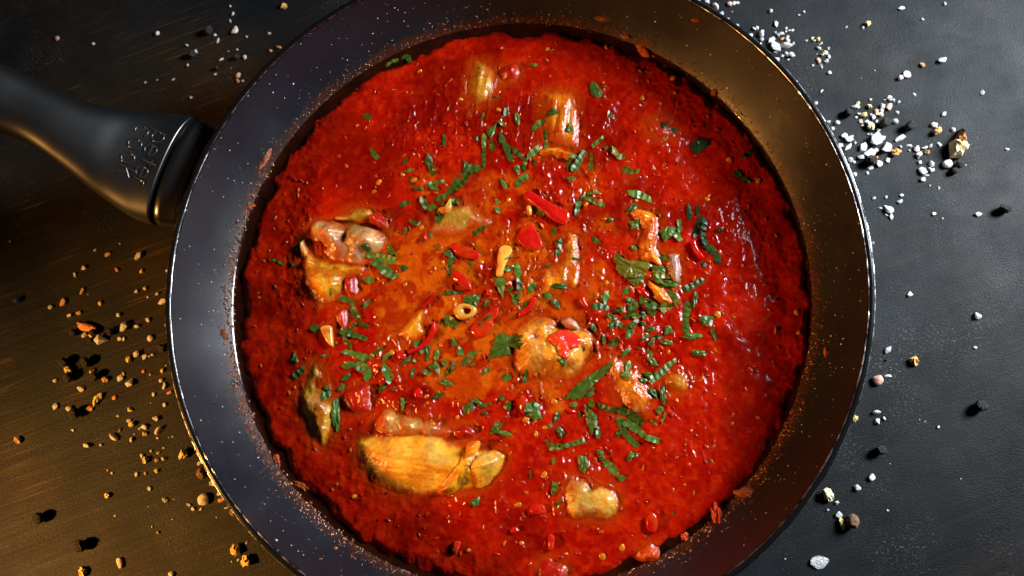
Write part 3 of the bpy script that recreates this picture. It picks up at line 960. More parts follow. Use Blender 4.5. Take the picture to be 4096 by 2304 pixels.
# tomato chunks and pulp heaps
TG = 'tomato lumps in the sauce'
for k, (tile, pts, hm, lab) in enumerate([
    ('11', [(860, 170), (920, 150), (985, 200), (985, 260), (930, 285), (870, 250)], 0.0085, 'round orange tomato chunk resting on the left chicken leg'),
    ('12', [(660, 60), (740, 20), (830, 10), (860, 90), (860, 200), (800, 230), (720, 200), (670, 130)], 0.0062, 'bright red tomato heap left of the drumstick joint'),
    ('11', [(600, 900), (660, 860), (690, 940), (680, 1020), (640, 1040), (610, 980)], 0.0050, 'glossy red tomato lump above the pale garlic sliver'),
    ('11', [(650, 640), (740, 620), (760, 700), (760, 790), (690, 790), (660, 730)], 0.0052, 'orange red tomato lump below the left chicken leg'),
    ('12', [(1500, 330), (1580, 300), (1650, 360), (1630, 410), (1560, 420), (1500, 390)], 0.0062, 'pale orange tomato chunk on the drumstick next to the strap'),
    ('20', [(1840, 640), (1880, 600), (1932, 610), (1950, 700), (1880, 730)], 0.0040, 'red tomato lump at the upper right edge'),
    ('10', [(1840, 510), (1932, 470), (1990, 520), (1960, 590), (1880, 600), (1840, 560)], 0.0046, 'rounded red tomato lump beside the olive chicken at top'),
    ('20', [(1010, 910), (1080, 880), (1240, 1010), (1130, 1050), (1040, 1000)], 0.0030, 'orange tomato lump left of the dark stacked leaves'),
    ('22', [(230, 1330), (330, 1330), (420, 1400), (400, 1500), (250, 1500), (200, 1400)], 0.0046, 'red tomato lump at the bottom edge of the photo'),
    ('22', [(960, 1260), (1060, 1200), (1110, 1280), (1080, 1350), (980, 1340)], 0.0050, 'long red tomato piece at the lower right of the sauce'),
]):
    o = meat('tomato_chunk', pts, tile, hm, 0.0032, (0.30, 0.015, 0.003) if k not in (0, 5, 9) else (0.36, 0.045, 0.005), (0.25, 0.006, 0.0025), 40 + k, 0.0006, rough_amp=0.0012, label=lab, cat='tomato', group=TG, coatc=(0.27, 0.010, 0.002), z_extra=0.0)

bm = bmesh.new()
bmesh.ops.create_icosphere(bm, subdivisions=2, radius=1.0)
SV42 = np.array([v.co[:] for v in bm.verts]); SF42 = np.array([[v.index for v in f.verts] for f in bm.faces]); bm.free()

# clots of sauce stuck to the pan wall


def blob(name, center, sx, sy, sz, rot, seed, colr, mat, label, cat, group=None, amp=0.45, sub=3):
    bm = bmesh.new()
    bmesh.ops.create_icosphere(bm, subdivisions=sub, radius=1.0)
    V = np.array([v.co[:] for v in bm.verts])
    nz = fbm(V[:, 0] * 2.6 + V[:, 2] * 1.9 + seed, V[:, 1] * 2.2 - V[:, 2] * 1.7 + seed * 2.1, 300 + seed, 3)
    for v, n_ in zip(bm.verts, nz): v.co *= 1 + amp * 2 * (n_ - 0.5)
    me_ = bpy.data.meshes.new(name)
    bm.to_mesh(me_); bm.free()
    for pl in me_.polygons: pl.use_smooth = True
    ca = me_.color_attributes.new('Col', 'FLOAT_COLOR', 'POINT')
    for i, n_ in enumerate(nz):
        f = 0.75 + 0.5 * n_
        ca.data[i].color = (colr[0] * f, colr[1] * f, colr[2] * f, 1)
    o = link(name, me_, mat)
    o.location = center
    o.rotation_euler = (0, 0, rot)
    o.scale = (sx, sy, sz)
    return tag(o, label, cat, group)


def clot(tile, x, y, L, W, ang, seed, label, colr=(0.30, 0.055, 0.010)):
    p_ = on_top(*src(tile, x, y))
    s = ZF * 0.00010
    th = math.atan2(p_[1], p_[0])
    blob('sauce_clot', (p_[0], p_[1], p_[2] + 0.0001), L / 2 * s, W / 2 * s, W / 2 * s * 0.6, math.radians(ang), seed, colr, m_sauce, label, 'sauce clot', 'sauce clots stuck to the pan wall', amp=0.75, sub=4)


clot('10', 75, 1215, 170, 60, 62, 1, 'elongated brown sauce clot on the upper left pan wall', (0.20, 0.045, 0.018))
clot('01', 1872, 115, 110, 50, 24, 2, 'orange finger of dried sauce on the left pan wall', (0.26, 0.06, 0.012))
clot('20', 1010, 380, 150, 100, -25, 3, 'knobbly orange sauce clot on the upper right pan wall')
clot('22', 1775, 825, 165, 80, -10, 4, 'fat orange sauce clot alone on the lower right pan wall', (0.20, 0.035, 0.006))
clot('22', 1540, 990, 60, 190, 8, 5, 'hanging red sauce drip at the lower right edge', (0.36, 0.03, 0.008))
clot('20', 1335, 355, 70, 36, -10, 6, 'tiny gold sauce clot high on the upper right wall')
clot('20', 690, 175, 130, 50, -8, 7, 'flat brown sauce smear on the top pan wall', (0.16, 0.05, 0.012))
clot('20', 870, 275, 70, 50, 0, 8, 'small brown sauce clot left of the knobbly one', (0.18, 0.05, 0.012))
clot('20', 1535, 690, 60, 60, 40, 9, 'small brown sauce clot on the right wall above the dark leaves', (0.20, 0.06, 0.012))
clot('31', 430, 1215, 28, 70, -4, 10, 'thin orange sauce drip on the right pan wall', (0.34, 0.07, 0.012))
clot('12', 340, 770, 110, 60, -25, 11, 'orange sauce clot at the lower left sauce edge', (0.26, 0.05, 0.006))
clot('12', 160, 580, 50, 90, 20, 12, 'shiny red sauce clot on the lower left pan wall', (0.24, 0.03, 0.01))
clot('01', 1680, 1065, 60, 44, 10, 13, 'small red brown clot on the left wall below middle', (0.16, 0.045, 0.02))
clot('22', 1310, 1160, 60, 60, 0, 14, 'small red clot hanging at the lower right sauce edge', (0.40, 0.04, 0.01))

# sauce sheet itself (written after the pieces have tinted it)
cell = (sd[:-1, :-1] > -0.0016) & (sd[1:, :-1] > -0.0016) & (sd[1:, 1:] > -0.0016) & (sd[:-1, 1:] > -0.0016) & (R_[:-1, :-1] < 0.1258)
idx = np.arange(GN * GN).reshape(GN, GN)
q = np.stack([idx[:-1, :-1][cell], idx[1:, :-1][cell], idx[1:, 1:][cell], idx[:-1, 1:][cell]], -1)
used = np.unique(q)
rm = np.full(GN * GN, -1)
rm[used] = np.arange(len(used))
stew_child('pulp', mesh_np('pulp', np.stack([X.ravel(), Y.ravel(), HS_.ravel()], -1)[used], quads=rm[q], colors=np.concatenate([CCOL, WET[..., None]], -1).reshape(-1, 4)[used]), m_sauce)

# fine droplets spattered on the wall
pts = []
rs = random.Random(3)
bm = bmesh.new()
bmesh.ops.create_icosphere(bm, subdivisions=1, radius=1.0)
SV = np.array([v.co[:] for v in bm.verts]); SF = np.array([[v.index for v in f.verts] for f in bm.faces]); bm.free()
cos, tris = [], []
for k in range(9000):
    th = rs.uniform(-math.pi, math.pi)
    dens = 0.25 + 0.75 * max(0, math.cos(th - math.radians(200))) ** 1.5 + 1.1 * max(0, math.cos(th - math.radians(20)))
    if rs.random() > dens: continue
    r = 0.1252 + abs(rs.gauss(0, 0.0022)) if rs.random() < 0.93 else rs.uniform(0.1255, 0.136)
    if r > 0.137: continue
    s = 0.00013 + 0.00036 * rs.random() ** 2.2
    if abs((th - math.radians(195) + math.pi) % (2 * math.pi) - math.pi) < 0.75 and r < 0.1290 and rs.random() < 0.5: s *= 1.9
    z = wall_z(r)
    R3 = np.array(Euler((rs.uniform(-.5, .5), rs.uniform(-.5, .5), rs.uniform(0, 6))).to_matrix())
    V = (SV * np.array([s * rs.uniform(0.8, 1.8), s, s * 0.7])) @ R3.T + np.array([r * math.cos(th), r * math.sin(th), z])
    tris.append(SF + 12 * len(cos)); cos.append(V)
sp = link('sauce_spatter', mesh_np('sauce_spatter', np.concatenate(cos), tris=np.concatenate(tris)), m_splat)
tag(sp, 'fine dried sauce droplets spattered round the inner pan wall', 'spatter', kind='stuff')

# ------------------------------------------------------------------ flat slices: pepper, garlic, seeds


def slab(name, outline, tile, thick, mat, c1, c2, seed, label, cat, group=None, lift=0.0004, dome=0.0006, hole=None, tilt=None):
    """a cut piece with rounded edges lying on the sauce: outline in the photo, own thickness"""
    P3 = [on_top(*src(tile, x, y)) for x, y in outline]
    P = np.array([p_[:2] for p_ in P3])
    if name == 'pepper_piece':
        m0 = len(P)
        P = np.concatenate([np.linspace(P[i], P[(i + 1) % m0], 4, endpoint=False) for i in range(m0)])
        P = (P * 2 + np.roll(P, 1, 0) + np.roll(P, -1, 0)) / 4
    else:
        P = spline(P, 5)
    ctr = P.mean(0)
    zs = np.array([p_[2] for p_ in P3])
    zb = float(np.median(zs)) + lift - (0.0011 if name == 'pepper_piece' else 0.0003)
    # plane fit so that it leans with what lies below
    A = np.c_[np.array([p_[:2] for p_ in P3]) - ctr, np.ones(len(P3))]
    sol = np.linalg.lstsq(A, zs, rcond=None)[0]
    gxs, gys = np.clip(sol[:2], -0.35, 0.35)
    m = len(P)
    rings, co, colr = [], [], []
    inner = np.array(hole) if hole is not None else None
    for f, dz in ((1.0, -0.0012), (1.0, 0.72), (0.95, 0.95), (0.84, 1.0), (0.45, 1.02)):
        for p_ in P:
            q_ = ctr + (p_ - ctr) * f
            z_ = zb + gxs * (q_[0] - ctr[0]) + gys * (q_[1] - ctr[1])
            z_ += dz * thick if dz > 0 else dz
            if f < 1: z_ += dome * (1 - f) + 0.0003 * (vnoise(np.array(q_[0] * 400), np.array(q_[1] * 400), seed) - 0.5)
            co.append((q_[0], q_[1], z_))
    co.append((ctr[0], ctr[1], zb + thick * 1.12 + dome))
    co = np.array(co)
    q, t = [], []
    for r_ in range(4):
        for i in range(m): q.append((r_ * m + i, r_ * m + (i + 1) % m, (r_ + 1) * m + (i + 1) % m, (r_ + 1) * m + i))
    for i in range(m): t.append((4 * m + i, 4 * m + (i + 1) % m, 5 * m))
    if P.shape[0] > 2:
        area = 0.5 * np.sum(P[:, 0] * np.roll(P[:, 1], -1) - np.roll(P[:, 0], -1) * P[:, 1])
        if area < 0:
            q = [f[::-1] for f in q]; t = [f[::-1] for f in t]
    n_ = vnoise(co[:, 0] * 500, co[:, 1] * 500, seed)
    colr = mixc(c1, c2, n_)
    if name == 'pepper_piece': colr[:2 * m] = mixc(colr[:2 * m], (0.50, 0.050, 0.018), np.full(2 * m, 0.7))
    colr = mixc(colr, (0.34, 0.028, 0.002), 0.75 * sstep(0.52, 0.66, fbm(co[:, 0] * 260, co[:, 1] * 260, seed + 600, 3)))
    base_ = np.array([ctr[0], ctr[1], zb])
    me_ = mesh_np(name, co - base_, quads=q, tris=t, colors=colr)
    o = link(name, me_, mat)
    o.location = base_
    x_, y_ = np.meshgrid(np.arange(GN), np.arange(GN), indexing='ij')
    lo = np.clip(((P.min(0) + GR) / GS).astype(int) - 1, 0, GN - 1); hi = np.clip(((P.max(0) + GR) / GS).astype(int) + 2, 1, GN)
    sl = (slice(lo[0], hi[0]), slice(lo[1], hi[1]))
    if TOP[sl].size:
        ins = poly_sd(X[sl], Y[sl], P) > 0
        TOP[sl] = np.where(ins, np.maximum(TOP[sl], zb + thick), TOP[sl])
    return tag(o, label, cat, group)


def band(pts, w):
    """outline of a band of width w along pts"""
    P = spline(np.array(pts, float), 4, closed=False) if len(pts) > 2 else np.array(pts, float)
    L, Rr = [], []
    for i in range(len(P)):
        t = P[min(i + 1, len(P) - 1)] - P[max(i - 1, 0)]
        t = t / (np.linalg.norm(t) + 1e-9)
        n_ = np.array([-t[1], t[0]])
        ww = w / 2 * (0.8 if i in (0, len(P) - 1) else 1)
        L.append(P[i] + n_ * ww); Rr.append(P[i] - n_ * ww)
    return L, Rr


def strip_slab(name, pts, w, tile, thick, mat, c1, c2, seed, label, cat, group=None, lift=0.0003):
    """curved strip of constant width"""
    L, Rr = band(pts, w)
    m = len(L)
    co, q = [], []
    mid = [on_top(*src(tile, *((a + b) / 2))) for a, b in zip(L, Rr)]
    zz = np.array([p_[2] for p_ in mid])
    zz = np.convolve(np.pad(zz, 2, 'edge'), np.ones(5) / 5, 'valid') + lift
    prof = [(1.0, -0.001), (1.0, 0.5 * thick), (0.6, thick), (0.0, 1.1 * thick), (-0.6, thick), (-1.0, 0.5 * thick), (-1.0, -0.001)]
    for i in range(m):
        a = at(*src(tile, *L[i]), zz[i]); b = at(*src(tile, *Rr[i]), zz[i])
        c_ = (a + b) / 2
        for f, dz in prof:
            p_ = c_ + (a - c_) * f
            co.append((p_[0], p_[1], zz[i] + dz))
    k = len(prof)
    for i in range(m - 1):
        for j in range(k - 1): q.append((i * k + j, i * k + j + 1, (i + 1) * k + j + 1, (i + 1) * k + j))
    t = []
    for b0, fl in ((0, 0), ((m - 1) * k, 1)):
        for j in range(1, k - 1):
            tri = (b0, b0 + j, b0 + j + 1)
            t.append(tri if not fl else tri[::-1])
    co = np.array(co)
    base_ = np.array([co[:, 0].mean(), co[:, 1].mean(), zz.mean()])
    n_ = vnoise(co[:, 0] * 500, co[:, 1] * 500, seed)
    me_ = mesh_np(name, co - base_, quads=q, tris=t, colors=mixc(c1, c2, n_))
    bm = bmesh.new(); bm.from_mesh(me_); bmesh.ops.recalc_face_normals(bm, faces=bm.faces[:]); bm.to_mesh(me_); bm.free()
    o = link(name, me_, mat)
    o.location = base_
    return tag(o, label, cat, group)


RC1, RC2 = (0.30, 0.003, 0.0028), (0.40, 0.008, 0.004)
PG = 'red pepper pieces in the stew'
for k, (tile, pts, th, lab) in enumerate([
    ('21', [(85, 45), (105, 5), (140, 0), (240, 60), (350, 125), (440, 165), (430, 215), (400, 250), (320, 220), (200, 130)], 0.0030, 'longest bright red pepper stick, slanting in the upper middle'),
    ('21', [(35, 350), (70, 262), (130, 240), (170, 270), (205, 340), (235, 405), (190, 445), (110, 420), (60, 390)], 0.0024, 'wide red pepper chunk below the longest pepper stick'),
    ('11', [(1465, 405), (1500, 385), (1570, 410), (1645, 440), (1700, 480), (1680, 510), (1590, 500), (1500, 460)], 0.0024, 'flat red pepper strip below the brown sunken chicken'),
    ('11', [(1478, 622), (1510, 596), (1570, 628), (1622, 690), (1632, 748), (1570, 722), (1490, 665)], 0.0036, 'shiny red pepper wedge with a white glint above the garlic ring'),
    ('22', [(48, 120), (75, 78), (122, 118), (125, 180), (90, 240), (65, 205)], 0.0030, 'shiny red pepper wedge left of the lone lobed parsley leaf'),
    ('12', [(1478, 1262), (1500, 1180), (1550, 1190), (1535, 1245), (1510, 1285)], 0.0026, 'small bright red pepper stick alone in the lower left pulp'),
    ('22', [(1005, 1010), (1055, 962), (1092, 1000), (1100, 1060), (1080, 1130), (1020, 1100)], 0.0026, 'red pepper block in the lower right pulp'),
    ('22', [(270, 1180), (282, 1128), (325, 1150), (312, 1250), (276, 1255)], 0.0026, 'small upright red pepper stick at the bottom centre'),
    ('22', [(130, 925), (180, 908), (240, 910), (262, 970), (190, 985), (140, 978)], 0.0018, 'flat red pepper tile left of the greenish chicken end'),
    ('21', [(500, 795), (540, 788), (562, 830), (578, 872), (540, 866), (515, 840)], 0.0022, 'small red pepper tile right of the yellow stringy chicken'),
    ('11', [(1265, 315), (1280, 300), (1298, 345), (1288, 375), (1268, 350)], 0.0018, 'tiny red pepper sliver above the flat pepper strip'),
    ('11', [(1062, 1215), (1100, 1200), (1140, 1225), (1130, 1260), (1085, 1265)], 0.0028, 'small glossy red pepper end at the tail of the curved strip'),
    ('21', [(930, 725), (985, 725), (1020, 765), (1040, 800), (980, 785)], 0.0020, 'dark red pepper bit between parsley mound and olive leaf'),
    ('12', [(1190, 60), (1225, 25), (1262, 60), (1250, 100), (1205, 105)], 0.0016, 'sunken red pepper tile beside a yellow seed, lower middle'),
    ('11', [(1735, 732), (1790, 735), (1772, 790), (1740, 778)], 0.0020, 'small red pepper square right of the shiny wedge'),
    ('11', [(1612, 1050), (1650, 990), (1720, 940), (1800, 880), (1835, 875), (1820, 930), (1780, 985), (1800, 1010), (1740, 1090), (1670, 1112)], 0.0024, 'ragged red pepper piece below and right of the garlic ring'),
    ('22', [(0, 1080), (40, 1075), (58, 1110), (20, 1130), (-20, 1115)], 0.0022, 'red pepper bit low in the pulp, left of bottom centre'),
    ('22', [(400, 185), (470, 190), (490, 215), (430, 225)], 0.0014, 'red pepper sliver under the pointed parsley leaf'),
]):
    slab('pepper_piece', pts, tile, th, m_pepper, RC1, RC2, 20 + k, lab, 'red pepper', PG)
for k, (tile, pts, wd, lab) in enumerate([
    ('11', [(1362, 772), (1310, 828), (1258, 878)], 16, 'thin straight red pepper strip left of the garlic ring'),
    ('11', [(1345, 985), (1342, 1050), (1300, 1120), (1240, 1180), (1150, 1212)], 34, 'curved red pepper strip beside the small yellow chicken'),
    ('21', [(1362, 372), (1385, 440), (1440, 505)], 38, 'curved red pepper strip under dark parsley on the right'),
    ('21', [(170, 800), (140, 870), (60, 930)], 44, 'red pepper strip left of the round chicken chunk'),
]):
    strip_slab('pepper_strip', pts, wd, tile, 0.0022, m_pepper, RC1, RC2, 60 + k, lab, 'red pepper', PG)

# garlic
GC1, GC2 = (0.40, 0.18, 0.022), (0.50, 0.27, 0.05)
gr = []
gc = on_top(*src('11', 1577, 905))
n = 40
co, q = [], []
for i in range(n):
    a = 2 * math.pi * i / n
    for r_, dz in ((1.0, -0.0012), (1.02, 0.0010), (0.9, 0.0019), (0.62, 0.0020), (0.36, 0.0016), (0.30, 0.0004), (0.30, -0.0012)):
        sx_, sy_ = 0.0049, 0.0034
        off = (0.0012, 0.0002) if r_ < 0.5 else (0, 0)
        wob_ = 1 + 0.05 * math.sin(3 * a + 1) + 0.03 * math.sin(5 * a)
        co.append((sx_ * r_ * wob_ * math.cos(a) + off[0], sy_ * r_ * wob_ * math.sin(a) * (1.25 if r_ < 0.5 else 1) + off[1], dz + 0.0005 * math.cos(a)))
for i in range(n):
    for j in range(6): q.append((i * 7 + j, ((i + 1) % n) * 7 + j, ((i + 1) % n) * 7 + j + 1, i * 7 + j + 1))
co = np.array(co)
me = mesh_np('garlic_slice', co, quads=q, colors=mixc(GC1, GC2, vnoise(co[:, 0] * 600, co[:, 1] * 600, 5)))
o = link('garlic_slice', me, m_garlic); o.location = gc + np.array([0, 0, 0.0006])
GG = 'garlic slices in the stew'
tag(o, 'ring shaped golden garlic slice with a hole, centre of the pan', 'garlic', GG)
slab('garlic_slice', [(495, 1030), (530, 1012), (575, 1020), (582, 1090), (586, 1168), (548, 1142), (515, 1085)], '11', 0.0020, m_garlic, GC1, GC2, 7, 'pale pointed garlic sliver at the left of the stew', 'garlic', GG)
slab('garlic_slice', [(1838, 432), (1890, 408), (1935, 432), (1912, 490), (1880, 560), (1855, 638), (1815, 632), (1822, 540)], '11', 0.0018, m_garlic, GC1, (0.72, 0.34, 0.05), 8, 'long pale garlic slice right of the shiny pepper wedge', 'garlic', GG)
slab('garlic_slice', [(1380, 135), (1440, 108), (1472, 55), (1478, 130), (1440, 165), (1395, 165)], '11', 0.0022, m_garlic, GC1, GC2, 9, 'yellow folded garlic bit on the brown sunken chicken', 'garlic', GG)
slab('garlic_slice', [(112, 120), (140, 114), (152, 150), (140, 182), (115, 170)], '21', 0.0020, m_garlic, GC1, GC2, 10, 'small white garlic cube under the longest pepper stick', 'garlic', GG)

# small shreds of tomato and skin floating in the sauce: nobody could count them
rt = random.Random(77)
cos, tris, cols = [], [], []
nb_ = 0
while nb_ < 620:
    r, a = 0.116 * math.sqrt(rt.random()), rt.uniform(0, 6.283)
    x, y = r * math.cos(a), r * math.sin(a)
    if rt.random() > 0.35 + 0.65 * math.exp(-(r / 0.075) ** 2): continue
    sx_, sy_ = rt.uniform(0.0005, 0.0015), rt.uniform(0.0004, 0.0008)
    z = top_z(x, y)
    if z > 0.0262 or (abs(x) < 0.12 and abs(y) < 0.12 and sample(TOP, x, y) - sample(HS_, x, y) > 0.00015): continue
    R3 = np.array(Euler((rt.uniform(-.4, .4), rt.uniform(-.4, .4), rt.uniform(0, 6.28))).to_matrix())
    V = SV42 * (1 + 0.5 * (vnoise(SV42[:, 0] * 1.7 + nb_ * 3.1, SV42[:, 1] * 1.7 + SV42[:, 2] * 1.3 + nb_ * 1.7, 71) - 0.5))[:, None]
    V = (V * np.array([sx_, sy_, 0.00042])) @ R3.T + np.array([x, y, z + 0.00006])
    tris.append(SF42 + len(SV42) * nb_); cos.append(V)
    base_c = np.array(rt.choice([(0.34, 0.010, 0.0015), (0.40, 0.030, 0.003), (0.42, 0.085, 0.004), (0.34, 0.016, 0.006), (0.40, 0.055, 0.012)])) * rt.uniform(0.5, 0.8)
    cols.append(np.tile(base_c, (len(SV42), 1)))
    nb_ += 1
tb = link('tomato_shreds', mesh_np('tomato_shreds', np.concatenate(cos), tris=np.concatenate(tris), colors=np.concatenate(cols)), m_sauce)
tag(tb, 'tiny red and orange tomato shreds floating all over the sauce', 'tomato shreds', kind='stuff')

# ------------------------------------------------------------------ labels by neighbourhood
ORD = ['', 'second ', 'third ', 'fourth ', 'fifth ', 'sixth ', 'seventh ', 'eighth ', 'ninth ', 'tenth ', 'eleventh ', 'twelfth ', 'thirteenth ', 'fourteenth ', 'fifteenth ', 'sixteenth ', 'seventeenth ', 'eighteenth ', 'nineteenth ', 'twentieth ']


def where(dx, dy):
    a = math.degrees(math.atan2(-dy, dx)) % 360
    return ['right of', 'upper right of', 'above', 'upper left of', 'left of', 'lower left of', 'below', 'lower right of'][int((a + 22.5) // 45) % 8]


def label_all(items, marks):
    """items: (object, description, sx, sy) ; each gets the nearest landmark, a side, and its rank there"""
    buckets = {}
    for o, desc, sx_, sy_ in items:
        best = min(marks, key=lambda m: math.hypot(m[0] - sx_, m[1] - sy_) * (m[3] if len(m) > 3 else 1))
        dx, dy = sx_ - best[0], sy_ - best[1]
        buckets.setdefault((desc, where(dx, dy), best[2]), []).append((math.hypot(dx, dy), o))
    for (desc, side, lm), lst in buckets.items():
        lst.sort(key=lambda t: t[0])
        for k, (_, o) in enumerate(lst):
            if len(lst) == 1: o['label'] = f'{desc} {side} {lm}'
            else: o['label'] = f'{desc} {side} {lm}, {ORD[k]}nearest'


POT_MARKS = [(*src('11', 1577, 905), 'the garlic ring'), (*src('21', 260, 120), 'the longest pepper stick'), (*src('12', 1100, 560), 'the golden drumstick'), (*src('11', 700, 330), 'the left chicken knuckle'),
             (*src('21', 310, 1180), 'the browned chicken chunk'), (*src('21', 880, 590), 'the big olive leaf'), (*src('21', 900, 940), 'the parsley mound'), (*src('11', 1860, 1160), 'the large lobed sprig'),
             (*src('22', 590, 880), 'the greenish chicken end'), (*src('21', 1040, 330), 'the orange chicken strip'), (*src('20', 370, 800), 'the stringy orange strip'), (*src('10', 1710, 640), 'the olive chicken lump'),
             (*src('11', 540, 1090), 'the pale garlic sliver'), (*src('11', 1880, 520), 'the long garlic slice'), (*src('21', 680, 1350), 'the long tapering leaf'), (*src('20', 1420, 1090), 'the dark stacked leaf'),
             (*src('21', 1410, 440), 'the curved pepper under parsley'), (*src('22', 590, 270), 'the pointed leaf'), (*src('11', 1560, 660), 'the glinting pepper wedge'), (*src('22', 1050, 1050), 'the red pepper block'),
             (*src('11', 1450, 180), 'the brown sunken chicken'), (*src('12', 450, 130), 'the upright yellow chicken'), (*src('22', 155, 200), 'the lone lobed leaf'), (*src('11', 1190, 1010), 'the small yellow chicken')]

# seeds
seed_items = []
bm = bmesh.new()
bmesh.ops.create_icosphere(bm, subdivisions=2, radius=1.0)
for v in bm.verts:
    v.co.x *= 1 + 0.18 * v.co.x
SEED = bpy.data.meshes.new('pepper_seed')
bm.to_mesh(SEED); bm.free()
for pl in SEED.polygons: pl.use_smooth = True
ca = SEED.color_attributes.new('Col', 'FLOAT_COLOR', 'POINT')
for i, v in enumerate(SEED.vertices):
    f = 0.85 + 0.3 * (v.co.x * 0.5 + 0.5)
    ca.data[i].color = (0.36 * f, 0.110 * f, 0.006 * f, 1)
SEEDS = {'10': [(1548, 750), (1835, 830), (1725, 945), (1110, 1318), (925, 1380), (1240, 535), (1190, 1360)], '20': [(270, 370), (985, 742), (715, 360), (1860, 1365), (1640, 1200), (1215, 590)],
         '11': [(1250, 265), (1410, 530), (1705, 530), (1125, 700), (880, 1235), (1025, 1215), (1905, 62), (1900, 690)],
         '12': [(1290, 92), (1325, 308), (1520, 250), (735, 850), (1600, 1255), (600, 1240)], '22': [(320, 140), (250, 330), (182, 382), (50, 912), (70, 1200), (240, 690), (830, 1240), (680, 1300), (100, 270)],
         '21': [(935, 65), (1475, 55), (560, 92), (1550, 922), (1180, 1205), (712, 682), (140, 675), (180, 1375), (1030, 435), (665, 70)], '31': [(215, 905), (235, 1060)]}
for tile, lst in SEEDS.items():
    for x, y in lst:
        p_ = on_top(*src(tile, x, y))
        o = link('pepper_seed', SEED, m_seed)
        s = rnd.uniform(0.0010, 0.0017)
        o.scale = (s, s * rnd.uniform(0.65, 0.9), 0.0006)
        o.rotation_euler = (rnd.uniform(-.25, .25), rnd.uniform(-.25, .25), rnd.uniform(0, 6.28))
        o.location = (p_[0], p_[1], p_[2] + 0.00012)
        o['category'] = 'seed'; o['group'] = 'pepper seeds in the sauce'
        seed_items.append((o, 'yellow pepper seed', *src(tile, x, y)))
label_all(seed_items, POT_MARKS)

# ------------------------------------------------------------------ parsley
PAR = {}
exec_strip = []


def raise_top(pts, rad, z):
    for (x, y), zz in zip(pts, z):
        i0, i1 = int((x - rad + GR) / GS), int((x + rad + GR) / GS) + 1
        j0, j1 = int((y - rad + GR) / GS), int((y + rad + GR) / GS) + 1
        if i0 < 1 or j0 < 1 or i1 >= GN or j1 >= GN: continue
        TOP[i0:i1, j0:j1] = np.maximum(TOP[i0:i1, j0:j1], zz)


def finish(name, co, q, t, mat, smooth=False):
    co = np.array(co)
    base_ = np.array([co[:, 0].mean(), co[:, 1].mean(), co[:, 2].min()])
    me_ = mesh_np(name, co - base_, quads=q if len(q) else None, tris=t if len(t) else None, smooth=smooth)
    o = link(name, me_, mat)
    o.location = base_
    o['category'] = 'parsley'
    o['group'] = 'chopped parsley scattered on the stew'
    return o


def ribbon(tile, pts, wd, mat, rr):
    """shred of leaf: crinkled ribbon with its own thickness"""
    P = np.array([src(tile, x, y) for x, y in pts], float)
    if len(P) > 2: P = spline(P, 5, closed=False)
    seg = np.r_[0, np.cumsum(np.linalg.norm(np.diff(P, axis=0), axis=1))]
    n_ = max(3, int(seg[-1] / 11) + 1)
    ss = np.linspace(0, seg[-1], n_)
    C = np.stack([np.interp(ss, seg, P[:, 0]), np.interp(ss, seg, P[:, 1])], -1)
    W = wd * ZF / 2 * rr.uniform(0.88, 1.22)
    taper = rr.uniform(-0.35, 0.35)
    tw = rr.uniform(-0.6, 0.6)
    skew = rr.uniform(-0.6, 0.6)
    cupped = rr.uniform(-0.25, 0.35)
    co, tops = [], []
    mids, mz = [], []
    zc = np.array([on_top(*c_)[2] for c_ in C])
    zc = np.maximum(zc, np.convolve(np.pad(zc, 1, 'edge'), np.ones(3) / 3, 'valid'))
    for i in range(n_):
        t = C[min(i + 1, n_ - 1)] - C[max(i - 1, 0)]
        t = t / (np.linalg.norm(t) + 1e-9)
        nn = np.array([-t[1], t[0]])
        k = (1.0 + rr.uniform(-0.24, 0.24)) * (1 + taper * (2 * i / (n_ - 1) - 1))
        if i in (0, n_ - 1): k *= rr.uniform(0.55, 0.95)
        z0 = zc[i] + 0.00032 + 0.00030 * (1 if i % 2 else -1) * rr.uniform(0.3, 1.2)
        for f in (-1.0, 0.0, 1.0):
            pp = C[i] + nn * W * k * f + t * W * skew * f * (1 if i in (0, n_ - 1) else 0.25)
            dz = (tw * f + cupped * (abs(f) - 0.5)) * W * 0.000105
            w3 = at(pp[0], pp[1], z0)
            zz = max(z0 + dz, top_z(w3[0], w3[1]) + 0.00012)
            co.append((w3[0], w3[1], zz))
            if f == 0: mids.append(w3[:2]); mz.append(zz)
    m3 = n_ * 3
    co = co + [(x, y, z - 0.00022) for x, y, z in co]
    q = []
    for i in range(n_ - 1):
        for j in (0, 1):
            f = (i * 3 + j, i * 3 + j + 1, (i + 1) * 3 + j + 1, (i + 1) * 3 + j)
            q.append(f[::-1]); q.append(tuple(v + m3 for v in f))
    loop = [i * 3 for i in range(n_)] + [(n_ - 1) * 3 + 1] + [i * 3 + 2 for i in range(n_ - 1, -1, -1)] + [1]
    for a, b in zip(loop, loop[1:] + loop[:1]): q.append((a, b, b + m3, a + m3))
    o = finish('parsley_shred', co, q, [], mat)
    raise_top(mids, W * 0.00009, np.array(mz) + 0.0001)
    return o, C[n_ // 2], seg[-1]


